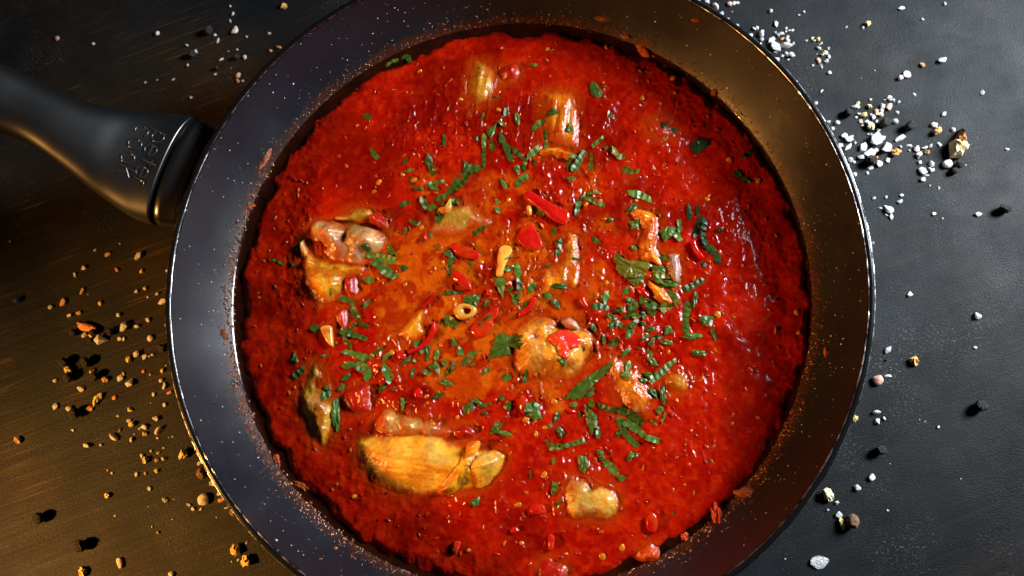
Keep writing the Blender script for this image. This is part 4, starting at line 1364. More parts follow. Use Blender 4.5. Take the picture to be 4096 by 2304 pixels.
def leaf(tile, pts, mat, rr, serr=0.10):
    P = np.array([src(tile, x, y) for x, y in pts], float)
    P = np.concatenate([np.linspace(P[i], P[(i + 1) % len(P)], max(2, int(np.linalg.norm(P[(i + 1) % len(P)] - P[i]) / 16) + 1), endpoint=False) for i in range(len(P))])
    ctr = P.mean(0)
    m = len(P)
    P = ctr + (P - ctr) * (1 + np.array([serr * (0.5 if i % 2 else -0.5) + rr.uniform(-0.04, 0.04) for i in range(m)]))[:, None]
    co = []
    zt = np.array([on_top(*p_)[2] for p_ in P])
    zt = np.minimum(zt, np.median(zt) + 0.0025)
    zc = max(on_top(*ctr)[2], zt.mean())
    for f in (1.0, 0.55):
        for i, p_ in enumerate(P):
            pp = ctr + (p_ - ctr) * f
            zz = zt[i] * f + zc * (1 - f) + 0.0005 + rr.uniform(-0.0002, 0.00025) + (0.0004 if f < 1 else 0)
            w3 = at(pp[0], pp[1], zz)
            zz = max(zz, top_z(w3[0], w3[1]) + 0.00012)
            co.append((w3[0], w3[1], zz))
    w3 = at(ctr[0], ctr[1], zc + 0.0007)
    co.append((w3[0], w3[1], max(zc + 0.0007, top_z(w3[0], w3[1]) + 0.0003)))
    k = len(co)
    rad = float(np.median(np.linalg.norm(P - ctr, axis=1))) * 0.00008
    co = co + [(x, y, z - 0.00022) for x, y, z in co]
    q, t = [], []
    for i in range(m):
        j = (i + 1) % m
        q.append((i, j, m + j, m + i)); q.append((k + m + i, k + m + j, k + j, k + i))
        t.append((m + i, m + j, 2 * m)); t.append((k + 2 * m, k + m + j, k + m + i))
        q.append((j, i, k + i, k + j))
    area = 0.5 * np.sum(P[:, 0] * np.roll(P[:, 1], -1) - np.roll(P[:, 0], -1) * P[:, 1])
    if area > 0: q = [f[::-1] for f in q]; t = [f[::-1] for f in t]
    o = finish('parsley_leaf', co, q, t, mat)
    raise_top([w3[:2]], rad, [zc + 0.0007])
    return o, ctr, 0


STRIPS = {
 '10': "35 980 495 1030 455 1075 450;30 1095 445 1140 420 1158 470;38 808 880 866 878;30 865 1120 885 1160 922 1196;24 1420 1012 1420 1102;20 1137 1188 1118 1242;48 1312 1170 1300 1250;46 1318 1245 1342 1318;26 1118 1296 1192 1280;30 1158 1330 1180 1395;34 1178 1420 1272 1425;28 1290 1402 1350 1382 1422 1365;32 1300 1408 1372 1424;62 1578 1215 1592 1305;56 1592 1300 1640 1270 1702 1278;72 1590 1310 1530 1382 1440 1462;30 1890 815 1885 876;36 1765 1060 1790 1132;30 1722 1010 1718 1110;32 1722 1115 1718 1185;24 1718 1190 1718 1262;26 1830 912 1880 950;36 1850 1000 1860 1082;46 1882 1080 1908 1160 1936 1225;30 1648 1040 1682 1050;42 1845 1350 1892 1432;15 1790 730 1832 725;18 1722 850 1700 902",
 '20': "25 138 485 192 490;35 150 985 190 940 238 915;40 30 850 46 942;22 250 970 256 1050;30 252 1068 260 1112;20 735 860 766 886;40 1125 925 1172 965;30 1205 985 1248 970;32 690 1035 640 1078 604 1108;20 680 1110 742 1116;42 768 1110 786 1178;36 786 1188 856 1180;40 838 1262 900 1298 962 1288;34 398 1345 480 1352;36 1732 1195 1794 1140;36 1680 1285 1735 1345 1792 1382;42 202 1112 150 1160 112 1190;40 104 1200 80 1292;36 0 1122 40 1150 82 1190;50 28 1240 48 1302;25 160 1208 180 1252;36 28 1412 66 1355 122 1330;40 418 1160 492 1186;28 432 1205 428 1292;46 552 1140 500 1222 462 1292;28 600 1150 592 1282",
 '11': "42 1260 40 1280 108 1352 122;40 1348 60 1450 20;52 1440 60 1542 80;48 1392 96 1450 92;46 1085 100 1162 78;52 1362 150 1394 214;28 1160 210 1212 242 1244 228;28 1638 322 1690 280 1742 254;36 1126 268 1120 314;25 1814 112 1836 162;30 1806 70 1838 78;25 1290 320 1334 322;20 1344 402 1372 432;46 824 472 920 490 1052 522;52 878 522 940 560 1000 610 1062 642;32 1000 398 1020 450 1050 490;40 1092 578 1144 568;42 812 666 886 660;18 560 732 566 782;25 808 872 862 818;40 620 802 700 815;40 715 810 722 868;44 724 868 760 930 782 972;56 418 1012 484 1050;40 700 1032 756 995;40 762 992 860 1012;46 630 1042 720 1070 842 1112;40 658 1082 680 1130 722 1172;52 650 1200 740 1222 844 1260;25 850 1260 910 1202 972 1164;42 948 1282 1012 1208;56 958 1308 990 1360 1022 1432;56 648 1312 745 1300;56 750 1302 828 1340 852 1422;46 650 1422 702 1368;46 272 1412 330 1360 366 1318;15 485 1242 546 1226;22 100 508 160 520 212 550;30 248 550 292 546;30 280 430 326 432;52 1420 452 1488 468;52 1490 475 1452 560;50 1450 565 1470 625;25 1588 520 1632 562;20 1840 562 1862 508 1935 480;26 1868 592 1935 574;32 1898 728 1932 742;25 1420 765 1562 755;32 1728 862 1752 818;52 1422 982 1480 972 1502 1032;56 1668 1002 1718 960;50 1730 965 1784 938;32 1540 1168 1546 1232;46 1558 1312 1600 1260 1652 1198;25 1618 1310 1656 1294;52 1198 1128 1240 1170 1266 1212;26 1300 1150 1290 1272;42 1370 1188 1352 1270;40 1352 1280 1372 1372;36 1088 1312 1162 1248;32 1174 1262 1206 1276;50 1300 1308 1382 1322;50 1398 1276 1452 1302;36 1490 1278 1468 1362;52 1386 1415 1478 1455;30 1708 1372 1762 1334;46 1858 1388 1922 1412;18 1170 1402 1190 1328;36 1250 1345 1310 1372;30 1450 1330 1432 1390",
 '21': "40 480 178 510 60;38 505 60 556 22;32 560 40 640 80 702 100;30 560 14 652 -6;46 878 8 960 20 1052 62;40 868 142 942 98;40 722 210 764 214;40 895 408 942 434;32 604 350 666 386;30 310 268 320 332;36 330 388 372 350;36 372 352 342 482;26 178 134 242 176;40 1198 268 1248 330 1276 372;34 1260 208 1270 302;26 1328 88 1346 202;26 1400 100 1402 172;56 1450 190 1410 268 1368 332;46 1460 220 1440 310 1460 402;46 1460 400 1530 460 1562 545;36 1538 290 1602 290;42 1118 480 1172 512;56 938 545 1040 562;56 1045 565 1162 590;42 1060 612 1202 640;52 1188 738 1228 800 1252 856;52 678 832 730 760;46 834 762 892 728;46 600 870 660 860 732 880;46 860 800 930 830;40 868 882 952 850;46 960 812 1062 832;48 1040 852 1118 870;50 1122 872 1212 868;44 718 932 792 952;40 800 860 842 912;46 848 962 942 880;40 720 990 800 992 832 1012;52 838 1042 952 968;44 980 900 1002 962;40 1018 880 1082 922;36 738 1000 760 1040;46 858 1092 912 1048;40 968 1122 1030 1080;42 1080 1020 1008 1052;36 760 890 800 900;40 900 920 960 950;36 960 980 1010 1000;40 880 1000 930 1020;36 1000 830 1040 880;40 610 998 622 1052;38 690 1080 696 1152;46 728 1150 802 1128;46 1038 1162 1070 1102;42 1072 1100 1132 1090;42 1108 1130 1232 1146;46 1298 742 1380 700 1452 658;40 1390 758 1370 862;56 1340 830 1310 950 1320 1082;46 1298 1092 1442 1084;26 1508 1030 1542 1122;48 1334 1210 1472 1226;12 924 1180 986 1182;36 1020 1190 1062 1232;42 1240 1265 1190 1300 1120 1370 1030 1422;46 828 1242 882 1188;46 348 1268 402 1302;20 540 1168 546 1202;24 110 1340 92 1442;42 990 1368 1052 1382;52 958 1418 1012 1424;46 30 538 56 650;46 56 655 58 755;36 20 768 62 802;46 118 752 182 688;52 308 710 434 716;22 258 572 284 545;52 240 780 300 790;50 300 795 352 886;18 448 500 522 512;26 0 770 30 852;28 68 892 122 828;24 780 470 850 500;30 1430 530 1470 560",
 '12': "46 488 104 562 62;36 508 24 572 42;42 608 54 672 8;42 928 62 976 8;36 1104 98 1106 204;42 1338 102 1412 74;52 1562 204 1644 158;42 1630 112 1712 152;36 1678 184 1772 138;36 1700 210 1742 222;42 1770 378 1842 288;46 1798 346 1922 388;30 1838 98 1872 112;42 1888 194 1912 128;20 1018 40 1060 30",
 '22': "52 558 92 622 38;36 438 162 492 148;36 350 208 328 292;26 264 332 322 290;36 590 118 602 182;46 640 152 720 190 782 202;56 778 190 900 232 982 312;42 808 250 850 370 952 472;52 848 280 950 350 1002 392;52 1008 400 1112 432;52 1028 18 1092 112;52 1130 -5 1152 152;62 1090 222 1132 178;22 1160 218 1128 292;16 1040 268 1092 312;26 245 425 282 445;38 270 478 390 470;36 392 470 552 425;46 650 350 652 412;52 664 500 664 545;50 664 580 692 545;46 690 580 750 630 800 690;34 800 690 845 724;46 898 510 882 584;26 878 540 962 532;30 310 558 316 602;15 140 655 138 716;46 330 742 312 832;22 318 912 372 888;28 788 402 822 340;22 1205 975 1220 985;24 620 300 660 335;30 500 220 520 250"}
LEAVES = {
 '10': "1735 985 1815 930 1800 1000 1770 1050", '20': "585 630 625 615 690 700 650 745 592 705;240 880 310 805 355 850 300 876;395 990 430 928 470 980 440 998;1340 1095 1400 1040 1500 1050 1485 1095 1400 1160 1350 1135",
 '11': "780 395 822 388 858 410 852 458 812 440;250 1285 290 1200 325 1285;1788 630 1884 658 1862 800 1810 705;1558 790 1700 770 1664 860 1580 870;1475 1088 1522 1150 1475 1172;1735 1258 1780 1190 1800 1110 1850 1055 1900 1090 1960 1070 2050 1100 1985 1190 1930 1150 1920 1230 1850 1240",
 '21': "885 228 960 204 955 262 900 282;1108 300 1190 252 1212 330 1150 378;762 500 800 480 870 515 1000 522 1042 560 1000 610 900 640 858 650 800 600;858 652 940 615 1002 620 992 690 920 712;1115 692 1160 660 1266 684 1240 716 1120 720;1058 620 1110 640 1152 700 1090 692;1154 1010 1190 1004 1226 1060 1150 1078;1408 962 1440 928 1526 940 1502 1022 1440 1000;1014 1240 1070 1250 1106 1312 1050 1312;848 1290 890 1268 902 1320 850 1372;818 1350 890 1370 892 1422 820 1392;772 1262 740 1330 690 1385 620 1450 520 1560 400 1565 440 1500 540 1410 640 1350;350 1262 410 1258 400 1322 372 1318",
 '12': "590 104 632 112 628 200 634 300 620 368 590 330 565 230;1600 892 1690 845 1682 912 1640 932",
 '22': "85 210 110 150 160 125 215 158 210 200 228 262 160 272;325 342 360 318 402 370 372 412;543 150 640 235 645 300 600 388 560 285;494 540 560 545 588 610 550 678 508 650"}
SPECIAL_LEAF = {('11', 5): 'large lobed parsley sprig tip with fanned veins, left of the browned chunk', ('21', 2): 'biggest parsley leaf, olive and folded, below the orange chicken strip', ('21', 3): 'scalloped olive parsley leaf tucked under the biggest olive leaf',
                ('21', 11): 'long tapering dark parsley leaf right of the browned chunk', ('20', 3): 'dark stacked parsley leaf alone in the upper right sauce', ('22', 0): 'lone lobed parsley leaf beside the lower red pepper wedge', ('22', 2): 'pointed parsley leaf with a long tip, lower middle of the pan'}
OLIVE_S = {('21', i) for i in (24, 25, 38)} | {('20', 10), ('20', 17)}
par_items = []
rr = random.Random(21)
for tile, txt in STRIPS.items():
    for i, rec in enumerate(txt.split(';')):
        v_ = [float(t) for t in rec.split()]
        pts = list(zip(v_[1::2], v_[2::2]))
        sx_, sy_ = src(tile, *pts[0])
        dark = (tile == '20' and pts[0][0] > 1100) or (tile == '21' and 1320 < pts[0][0] and pts[0][1] < 560)
        olive = (tile == '21' and i in (24, 25, 33)) or (tile == '20' and i in (10, 11, 12, 14))
        mat = m_leaf_dark if dark else (m_leaf_olive if olive else m_leaf)
        if len(pts) == 2 and v_[0] >= 34 and not olive and rr.random() < 0.55:      # a torn flake instead of a shred
            a_, b_ = np.array(pts[0]), np.array(pts[1])
            t_ = (b_ - a_) / (np.linalg.norm(b_ - a_) + 1e-9); n2 = np.array([-t_[1], t_[0]])
            hl, hw, mid = np.linalg.norm(b_ - a_) / 2 + 4, v_[0] / 2, (a_ + b_) / 2
            out = []
            for ang_ in sorted(rr.uniform(0, 6.283) * 0.12 + k_ * 6.283 / 7 for k_ in range(7)):
                f_ = rr.uniform(0.72, 1.25)
                out.append(tuple(mid + t_ * hl * f_ * math.cos(ang_) + n2 * hw * f_ * math.sin(ang_)))
            o, c_, L = leaf(tile, out, mat, rr, 0.16)
            par_items.append((o, f'{"blackish " if dark else ""}torn parsley flake', c_[0], c_[1]))
            continue
        o, c_, L = ribbon(tile, pts, v_[0] * 1.0, mat, rr)
        asp = L / (v_[0] * ZF)
        shape = 'long' if L > 62 else ('narrow' if v_[0] <= 26 else ('short' if asp < 1.9 else 'medium'))
        bent = 'curved ' if len(pts) > 2 else ''
        tone = 'blackish ' if dark else ('olive ' if olive else '')
        par_items.append((o, f'{shape} {bent}{tone}parsley shred', c_[0], c_[1]))
for tile, txt in LEAVES.items():
    for i, rec in enumerate(txt.split(';')):
        v_ = [float(t) for t in rec.split()]
        pts = list(zip(v_[0::2], v_[1::2]))
        olive = tile == '21' and i in (2, 3)
        dark = tile == '20' and i == 3
        o, c_, L = leaf(tile, pts, m_leaf_olive if olive else (m_leaf_dark if dark else m_leaf), rr)
        if (tile, i) in SPECIAL_LEAF: o['label'] = SPECIAL_LEAF[(tile, i)]
        else: par_items.append((o, 'flat angular parsley leaf bit', c_[0], c_[1]))
label_all(par_items, POT_MARKS)

# ------------------------------------------------------------------ salt, peppercorns and crumbs on the table


def hull(seed, n=16, flat=0.7, elong=1.0):
    r = random.Random(seed)
    bm = bmesh.new()
    for k in range(n):
        v = Vector((r.gauss(0, 1), r.gauss(0, 1), r.gauss(0, 1))).normalized()
        f = r.uniform(0.82, 1.0)
        bm.verts.new((v.x * f * elong, v.y * f, v.z * f * flat))
    res = bmesh.ops.convex_hull(bm, input=bm.verts[:])
    bmesh.ops.delete(bm, geom=[g for g in res['geom_interior'] if isinstance(g, bmesh.types.BMVert)], context='VERTS')
    z0 = min(v.co.z for v in bm.verts)
    for v in bm.verts: v.co.z -= z0
    me_ = bpy.data.meshes.new('salt_crystal')
    bm.to_mesh(me_); bm.free()
    return me_


def pebble(name, seed, amp, sub=2, freq=1.8, smooth=True, flat=0.85):
    bm = bmesh.new()
    bmesh.ops.create_icosphere(bm, subdivisions=sub, radius=1.0)
    V = np.array([v.co[:] for v in bm.verts])
    a = fbm(V[:, 0] * freq + seed * 3.1 + V[:, 2] * 1.1, V[:, 1] * freq + seed * 1.7 - V[:, 2] * freq * 0.8, 400 + seed, 3)
    for v, n_ in zip(bm.verts, a):
        v.co *= 1 + amp * (n_ - 0.5) * 2
        v.co.z *= flat
    z0 = min(v.co.z for v in bm.verts)
    for v in bm.verts: v.co.z -= z0
    me_ = bpy.data.meshes.new(name)
    bm.to_mesh(me_); bm.free()
    for pl in me_.polygons: pl.use_smooth = smooth
    return me_


def wrinkled(seed):
    bm = bmesh.new()
    bmesh.ops.create_icosphere(bm, subdivisions=4, radius=1.0)
    V = np.array([v.co[:] for v in bm.verts])
    th_, ph_ = np.arctan2(V[:, 1], V[:, 0]), V[:, 2]
    f1_, f2_, _ = worley(V[:, 0] * 1.9 + V[:, 2] * 1.5 + seed * 5 + 40, V[:, 1] * 1.9 - V[:, 2] * 1.4 + seed * 3 + 40, 500 + seed)
    net = np.exp(-((f2_ - f1_) / 0.16) ** 2)
    a = fbm(V[:, 0] * 1.3 + seed, V[:, 1] * 1.3 + V[:, 2], 520 + seed, 2)
    for v, n_, b_ in zip(bm.verts, net, a): v.co *= 0.90 + 0.13 * n_ + 0.16 * (b_ - 0.5)
    z0 = min(v.co.z for v in bm.verts)
    for v in bm.verts: v.co.z -= z0
    me_ = bpy.data.meshes.new('peppercorn')
    bm.to_mesh(me_); bm.free()
    for pl in me_.polygons: pl.use_smooth = True
    return me_


HULLS = [hull(k, n=rnd.choice((9, 10, 12, 14)), flat=rnd.uniform(0.6, 0.85), elong=rnd.uniform(1.0, 1.3)) for k in range(16)]
LONGS = [hull(40 + k, n=14, flat=0.55, elong=1.9) for k in range(4)]
def worn(seed):
    me_ = hull(seed, n=15, flat=0.62, elong=1.25)
    bm = bmesh.new(); bm.from_mesh(me_)
    bmesh.ops.triangulate(bm, faces=bm.faces[:])
    bmesh.ops.subdivide_edges(bm, edges=bm.edges[:], cuts=2, use_grid_fill=True)
    for _ in range(2): bmesh.ops.smooth_vert(bm, verts=bm.verts[:], factor=0.5, use_axis_x=True, use_axis_y=True, use_axis_z=True)
    z0 = min(v.co.z for v in bm.verts)
    for v in bm.verts: v.co = Vector((v.co.x * 1.12, v.co.y * 1.12, (v.co.z - z0) * 1.1))
    bm.to_mesh(me_); bm.free()
    for pl in me_.polygons: pl.use_smooth = True
    return me_


PINKS = [worn(60 + k) for k in range(6)]
CORNS = [wrinkled(k) for k in range(4)]
CRUMBS = [pebble('bread_crumb', 80 + k, 0.75, 3, 2.2, False, 0.75) for k in range(5)]
_cache = {}


def with_mat(me_, mat):
    k = (me_.name, mat.name)
    if k not in _cache:
        c_ = me_.copy()
        c_.materials.clear(); c_.materials.append(mat)
        _cache[k] = c_
    return _cache[k]


# x y size kind   (w white, v clear, l pale pink, p pink, o orange, c yellow crumb, e pale crumb, t toasted crumb, k peppercorn, b brown peppercorn, L long white, s dark speck)
GRAINS = {
 '00': "430 285 50 p;705 330 26 w;1178 248 46 l;1578 235 66 k;1622 262 28 w;1640 303 44 w;1737 45 22 w;1755 103 36 w;1737 158 26 w;1770 225 66 l;1860 278 24 w;1406 337 28 w;1480 382 36 w;1453 412 58 k;1418 490 28 w;1668 447 38 w;1790 375 24 w;1723 385 13 w;1792 432 46 k;1847 430 36 w;1640 515 34 k;1622 553 40 w;1743 515 12 w;1797 570 50 l;1795 605 34 p;1833 610 24 w;1097 620 24 w;1185 602 14 p;1305 598 28 w;1445 735 34 w",
 '10': "208 45 44 t;103 250 32 w;113 372 38 o;172 352 34 o",
 '20': "1405 5 36 w;1478 12 52 w;1530 55 80 l;1580 100 40 w;1632 140 24 w;1697 188 36 w;1645 25 44 p;1675 25 36 w;1705 20 28 w;1665 88 16 w;1828 212 36 w;1850 210 34 w;1800 265 44 w;1885 250 62 w;1885 297 36 v;1870 335 36 w",
 '30': "22 82 36 w;234 106 26 w;273 88 22 w;55 172 54 L;138 212 24 w;182 226 30 w;160 228 22 w;138 236 20 w;52 240 28 v;108 252 42 v;148 277 28 w;80 265 36 v;110 290 28 o;28 300 58 w;60 345 78 v;150 300 36 w;183 330 44 v;146 352 88 l;58 388 28 v;108 412 40 v;148 412 44 l;180 416 52 v;68 445 46 v;155 447 24 w;292 304 20 w;337 286 28 w;349 306 20 c;380 298 26 c;398 325 36 v;384 357 38 v;460 362 28 w;430 392 44 l;412 410 24 c;404 375 12 o;463 425 34 v;370 408 10 w;384 455 40 p;441 456 34 v;338 492 20 w;405 495 38 v;466 547 30 w;1010 60 40 w;1337 28 26 w;1168 143 26 w;593 203 20 w;752 178 40 c;735 186 30 k;718 205 26 w;1318 450 62 w;1050 555 66 l;1003 588 46 v;1163 490 32 t;806 532 12 w;706 588 8 w;1621 696 40 w;1106 712 28 L;210 620 42 v;410 686 30 w;364 776 36 w;776 750 22 w;882 750 20 v;920 742 54 w;950 757 30 w;986 772 32 w;655 800 50 v;680 780 26 c;682 810 34 v;765 805 30 c;866 800 48 v;918 802 52 p;857 834 34 v;818 845 46 p;853 862 34 e;978 845 34 v;686 857 30 w;724 866 36 c;668 883 20 w;777 866 24 w;798 882 36 v;748 917 36 w;705 910 40 p;822 912 30 w;718 943 24 l;770 952 56 e;893 905 28 w;922 910 26 w;963 913 46 v;838 982 36 w;605 852 66 k;880 930 80 k;1068 955 78 k;458 914 32 v;525 925 40 w;489 969 30 w;575 1017 48 l;632 1022 32 w;612 1048 56 v;610 1095 62 L;655 1075 30 v;550 1095 36 v;757 1012 16 w;785 1015 24 w;820 1040 106 w;725 1105 72 w;895 1115 100 w;775 1152 80 w;870 1040 40 v;820 1130 34 l;705 1182 52 v;963 1150 54 t;1008 1038 66 L;1003 1107 28 w;1072 1098 34 L;1130 1115 56 l;1186 1113 38 w;1229 1100 30 v;1067 1137 20 v;1203 1147 28 t;1148 1166 54 w;1135 1180 40 w;1148 1222 34 v;1296 1085 40 w;908 1208 40 w;622 1205 42 w;600 1240 30 v;652 1222 24 v;838 1225 64 l;815 1192 28 t;778 1215 82 k;775 1265 40 v;752 1303 30 w;657 1318 42 l;1168 1285 62 l;1237 1235 50 v;1240 1282 38 v;1218 1270 18 w;1198 1293 22 w;1203 1325 32 v;1172 1350 40 v;1398 978 40 w;1255 943 46 w;1270 936 26 l;1273 990 54 t;1331 858 36 v;1368 1225 82 l;1440 1245 62 k;1405 1292 54 k;1497 1245 16 w;1808 1125 30 w;1288 1417 26 w;1222 1402 18 p",
 '31': "1012 22 32 w;998 68 34 w;892 38 24 w;800 45 26 w;858 118 28 L;917 128 64 w;897 170 24 v;932 185 34 w;1255 165 30 w;1591 166 40 w;1782 130 78 k;1317 200 14 w;793 384 22 v;1077 770 38 w;1585 935 50 w;1567 1172 26 w;908 1190 46 v;1102 1273 58 t;892 1267 16 s;825 1410 84 p;912 1390 40 L;756 257 9 w",
 '32': "830 225 60 l;832 280 38 v;880 260 26 w;657 115 44 w;657 160 36 v;656 262 36 c;1288 325 24 w;1187 283 12 w;1600 165 82 k;845 500 74 k;545 455 28 w;785 700 50 w;676 782 50 v;455 834 74 e;518 902 38 v;453 953 22 v;538 988 46 w;558 1060 62 c;635 1035 92 b;402 1340 116 v;906 953 16 w;923 602 10 w;130 1320 12 w;1457 715 9 w;1145 270 9 w",
 '01': "72 372 20 w;715 437 28 w;810 470 40 o;1038 480 74 v;905 388 18 o;628 572 40 w;561 622 42 v;882 582 36 o;1068 598 26 c;1262 593 28 w;612 752 40 o;625 738 22 c;1022 750 40 w;1093 728 28 c;1185 768 32 w;1114 793 20 w;1225 828 58 w;757 842 28 c;470 832 58 o;382 870 40 w;592 912 40 o;523 930 42 w;895 925 40 w;1112 965 40 w;650 1025 122 o;588 998 40 o;930 1017 82 v;1030 1010 44 w;1246 998 28 w;768 1125 110 w;640 1080 46 w;680 1082 24 c;900 1108 38 w;930 1108 34 w;1137 1104 58 l;706 1062 56 k;555 1062 56 k;835 1058 58 k;685 1120 34 k;1228 1180 66 k;1028 1222 56 v;968 1265 40 c;1086 1243 46 w;1122 1240 20 w;1150 1228 26 w;490 1288 78 k;655 1288 74 k;520 1342 50 c;695 1355 36 c;525 1398 74 k;718 1395 70 k;797 1415 40 t;412 1423 32 w;905 1405 50 w;930 1372 30 w;985 1430 82 w;1080 1355 32 o;1133 1375 24 o;1226 1350 26 c;1215 1425 34 w;1252 1310 20 w;663 773 12 w;130 820 50 k",
 '02': "602 30 60 l;1230 15 52 w;1275 62 36 o;1158 75 30 w;1240 157 32 w;1137 142 12 w;727 118 72 c;860 102 38 o;415 170 44 w;523 187 48 w;665 183 60 o;572 222 84 k;980 195 30 c;887 245 26 w;972 280 34 w;992 306 38 c;1170 265 50 w;545 350 26 w;1085 328 56 w;1050 335 24 w;855 385 76 l;893 350 34 o;1203 350 76 l;1013 377 16 w;1090 378 28 c;992 420 28 c;1188 408 22 w;1300 397 20 w;1272 403 12 w;652 466 54 w;760 460 24 w;130 422 46 t;1385 527 60 c;1066 545 36 w;1095 572 40 c;1182 577 24 c;1235 563 26 c;1500 525 40 w;1510 597 50 w;1530 675 80 b;1183 655 28 c;1028 682 30 w;1098 675 18 c;843 672 24 w;810 653 20 o;1140 505 18 c;1195 520 20 c;1235 483 14 c;1425 340 24 o;1620 748 58 w;1585 750 34 w;1650 830 32 w;1125 790 30 w;808 842 34 c;1240 875 48 v;1420 910 34 w;1455 943 30 w;1515 945 24 w;1535 885 98 l;1665 880 40 o;1707 932 34 w;1770 965 64 b;1633 1007 14 w;866 995 16 w;1117 927 12 w;1190 1122 18 c;1147 1077 12 c;1300 1022 12 w;300 1012 88 k;612 1220 90 k;893 1355 64 l;620 1415 58 c;1287 1437 42 w;1775 1247 68 c;1855 1335 64 c;1795 1330 24 w;1862 1198 26 w;1748 1340 14 w;1313 870 10 w"}
KIND = {'w': ('salt_crystal', m_salt, HULLS, 'white', 'salt'), 'v': ('salt_crystal', m_salt_clear, HULLS, 'clear', 'salt'), 'L': ('salt_crystal', m_salt, LONGS, 'long white', 'salt'),
        'l': ('salt_crystal', m_salt_pale, PINKS, 'pale pink', 'salt'), 'p': ('salt_crystal', m_salt_pink, PINKS, 'pink', 'salt'), 'o': ('salt_crystal', m_salt_orange, PINKS, 'orange', 'salt'),
        'c': ('bread_crumb', m_crumb_y, CRUMBS, 'yellow', 'crumb'), 'e': ('bread_crumb', m_crumb_p, CRUMBS, 'pale', 'crumb'), 't': ('bread_crumb', m_crumb_o, CRUMBS, 'toasted', 'crumb'),
        'k': ('peppercorn', m_corn, CORNS, 'black', 'peppercorn'), 'b': ('peppercorn', m_corn_brown, CORNS, 'brown', 'peppercorn'), 's': ('pepper_speck', m_corn, CORNS, 'black', 'pepper speck')}
FIXED = {('00', 430, 285): 'pinkish salt grain alone at the far upper left', ('00', 1770, 225): 'largest pale pink grain above the handle beside the pan', ('01', 650, 1025): 'biggest orange salt crystal, left of the pan',
         ('02', 652, 466): 'brightest white crystal on the warm lit wood', ('32', 402, 1340): 'large flat clear crystal at the bottom right', ('32', 635, 1035): 'round speckled brown peppercorn at lower right',
         ('30', 895, 1115): 'biggest white crystal in the heap right of the pan', ('30', 146, 352): 'round pale pink crystal in the heap by the upper rim', ('31', 1782, 130): 'lone black peppercorn nearest the right edge',
         ('02', 1535, 885): 'large pale pink crystal beside the lower left rim', ('31', 1102, 1273): 'toasted orange crumb alone right of the pan', ('02', 727, 118): 'long yellow crumb among the lower left grains',
         ('02', 1530, 675): 'round brown peppercorn touching the lower left rim', ('32', 1600, 165): 'black peppercorn high in the lower right corner area', ('31', 825, 1410): 'pink salt crystal by the right rim, next to a long clear one'}
MARKS = [(*src('00', 1100, 1180), 'the embossed handle letters', 1.1), (*src('00', 430, 285), 'the far upper-left grain'), (*src('00', 1770, 225), 'the pale pink grain above the handle'), (*src('01', 650, 1025), 'the biggest orange crystal'),
         (*src('02', 652, 466), 'the brightest warm-lit crystal'), (*src('32', 402, 1340), 'the large flat clear crystal'), (*src('32', 635, 1035), 'the round speckled brown peppercorn'), (*src('30', 1435, 1090), 'the crusty two-tone crumb'),
         (*src('30', 895, 1115), 'the biggest white heap crystal'), (*src('30', 146, 352), 'the pale crystal by the upper rim'), (*src('31', 1782, 130), 'the lone right edge peppercorn'), (*src('02', 1535, 885), 'the large pale lower left crystal'),
         (*src('31', 1102, 1273), 'the lone toasted orange crumb'), (*src('02', 727, 118), 'the long yellow crumb'), (*src('02', 1530, 675), 'the brown peppercorn at the rim'), (*src('32', 1600, 165), 'the upper lower-right peppercorn'),
         (*src('31', 917, 128), 'the small group right of the rim'), (*src('30', 1050, 555), 'the pale upper-right crystal'), (*src('30', 384, 455), 'the reddish grain by the rim'), (*src('00', 1453, 412), 'the peppercorn above the handle'),
         (*src('02', 612, 1220), 'the lowest left peppercorn'), (*src('02', 1775, 1247), 'the yellow crumb at the bottom')]
MARKS = [m for m in MARKS if 'lower-right' not in m[2]]
items = []
rg = random.Random(5)
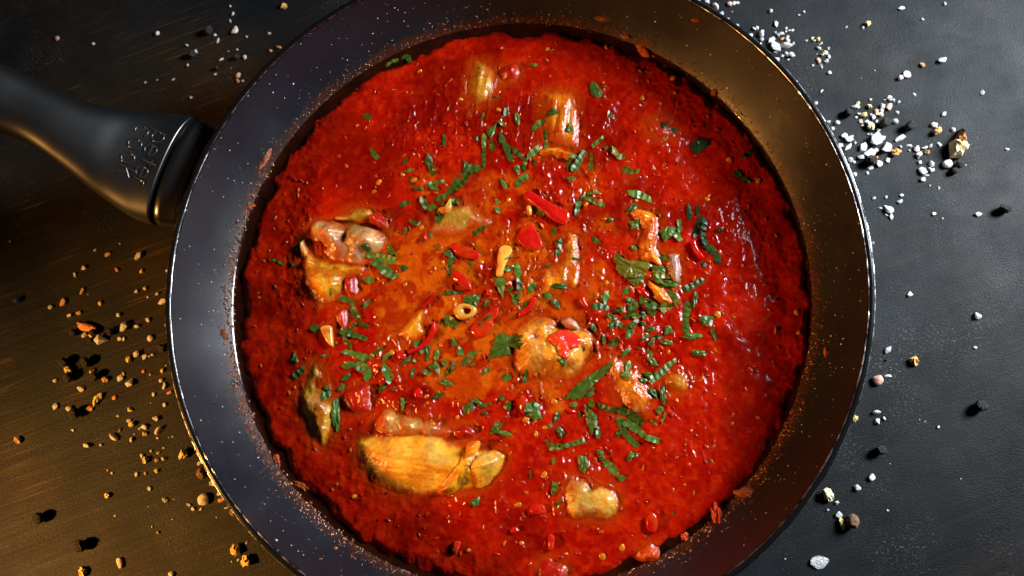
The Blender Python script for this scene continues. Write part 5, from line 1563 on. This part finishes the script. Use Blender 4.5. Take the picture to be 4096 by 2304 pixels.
for tile, txt in GRAINS.items():
    for rec in txt.split(';'):
        x, y, d, kd = rec.split()
        x, y, d = float(x), float(y), float(d)
        name, mat, pool_, colour, what = KIND[kd]
        r = d * ZF / 2 * 0.000116 * (1.06 if what == 'salt' else 1.0)
        z = r * 0.6
        p_ = at(*src(tile, x, y), z)
        # grains that fall under the pan's flank stay outside it
        rr_ = math.hypot(p_[0], p_[1])
        o = link(name, with_mat(rg.choice(pool_), mat))
        o.location = (p_[0], p_[1], -0.00002)
        o.rotation_euler = (0, 0, rg.uniform(0, 6.28))
        if kd == 'L':
            o.rotation_euler = (0, 0, {('30', 55): 1.9, ('30', 610): 0.9, ('30', 1008): 0.45, ('30', 1072): -0.15, ('31', 912): 0.0, ('31', 858): -0.1, ('30', 1106): -0.8}.get((tile, int(x)), 0.5))
            r *= 0.8
        sq = rg.uniform(0.85, 1.15)
        o.scale = (r * sq, r / sq, r * (rg.uniform(0.75, 1.0) if what != 'peppercorn' else 1.0))
        if (tile, int(x), int(y)) == ('32', 402, 1340): o.scale = (r * 1.1, r * 0.85, r * 0.30)
        if (tile, int(x), int(y)) == ('02', 727, 118): o.scale = (r * 0.6, r * 1.25, r * 0.6); o.rotation_euler = (0, 0, -0.5)
        if (tile, int(x), int(y)) == ('01', 650, 1025): o.scale = (r * 1.15, r * 0.7, r * 0.7); o.rotation_euler = (0, 0, -0.2)
        if (tile, int(x), int(y)) == ('32', 558, 1060): o.scale = (r * 0.55, r * 1.2, r * 0.6); o.rotation_euler = (0, 0, 0.0)
        o['category'] = what
        o['group'] = {'salt': 'salt crystals scattered on the table', 'crumb': 'bread crumbs scattered on the table', 'peppercorn': 'peppercorns scattered on the table', 'pepper speck': 'pepper specks'}[what]
        size = 'tiny' if d < 22 else ('small' if d < 36 else ('mid-sized' if d < 56 else 'large'))
        noun = {'salt': 'salt crystal', 'crumb': 'crumb', 'peppercorn': 'peppercorn', 'pepper speck': 'pepper speck'}[what]
        if (tile, int(x), int(y)) in FIXED: o['label'] = FIXED[(tile, int(x), int(y))]
        else: items.append((o, (f'{size} {colour} {noun}' if what != 'peppercorn' else f'wrinkled {colour} peppercorn'), *src(tile, x, y)))
label_all(items, MARKS)

# the crusty two-tone crumb
cr = empty('toast_crumb', tuple(at(*src('30', 1435, 1100), 0.0)))
tag(cr, 'large two-tone crumb, brown crust and cream inside, right of the pan', 'crumb')


def crumb_part(name, outline, hgt, mat, seed):
    P = np.array([at(*src('30', x, y), 0.001)[:2] for x, y in outline])
    P = np.concatenate([np.linspace(P[i], P[(i + 1) % len(P)], 5, endpoint=False) for i in range(len(P))])
    ctr = P.mean(0)
    m = len(P)
    co = []
    for f, z in ((1.0, 0.0), (1.04, 0.3), (0.95, 0.7), (0.7, 0.95), (0.35, 1.05)):
        for p_ in P:
            q_ = ctr + (p_ - ctr) * f * (1 + 0.10 * (float(vnoise(np.array(p_[0] * 900 + z * 3), np.array(p_[1] * 900), seed)) - 0.5))
            zz = hgt * z * (1 + 0.5 * (float(vnoise(np.array(q_[0] * 1100), np.array(q_[1] * 1100), seed + 1)) - 0.5)) if z > 0 else 0
            co.append((q_[0], q_[1], zz))
    co.append((ctr[0], ctr[1], hgt))
    q, t = [], []
    for r_ in range(4):
        for i in range(m): q.append((r_ * m + i, r_ * m + (i + 1) % m, (r_ + 1) * m + (i + 1) % m, (r_ + 1) * m + i))
    for i in range(m): t.append((4 * m + i, 4 * m + (i + 1) % m, 5 * m))
    me_ = mesh_np(name, np.array(co), quads=q, tris=t, smooth=False)
    bm = bmesh.new(); bm.from_mesh(me_); bmesh.ops.recalc_face_normals(bm, faces=bm.faces[:]); bm.to_mesh(me_); bm.free()
    o = link(name, me_, mat, cr)
    o.location = -Vector(cr.location)


crumb_part('crust', [(1400, 1080), (1412, 1040), (1440, 1000), (1456, 975), (1475, 1020), (1486, 1060), (1480, 1090), (1430, 1085)], 0.0045, m_crust, 610)
crumb_part('crumb', [(1370, 1075), (1400, 1062), (1440, 1085), (1485, 1080), (1502, 1110), (1485, 1145), (1460, 1150), (1452, 1195), (1415, 1185), (1378, 1190), (1372, 1130)], 0.0055, m_crumb_big, 620)
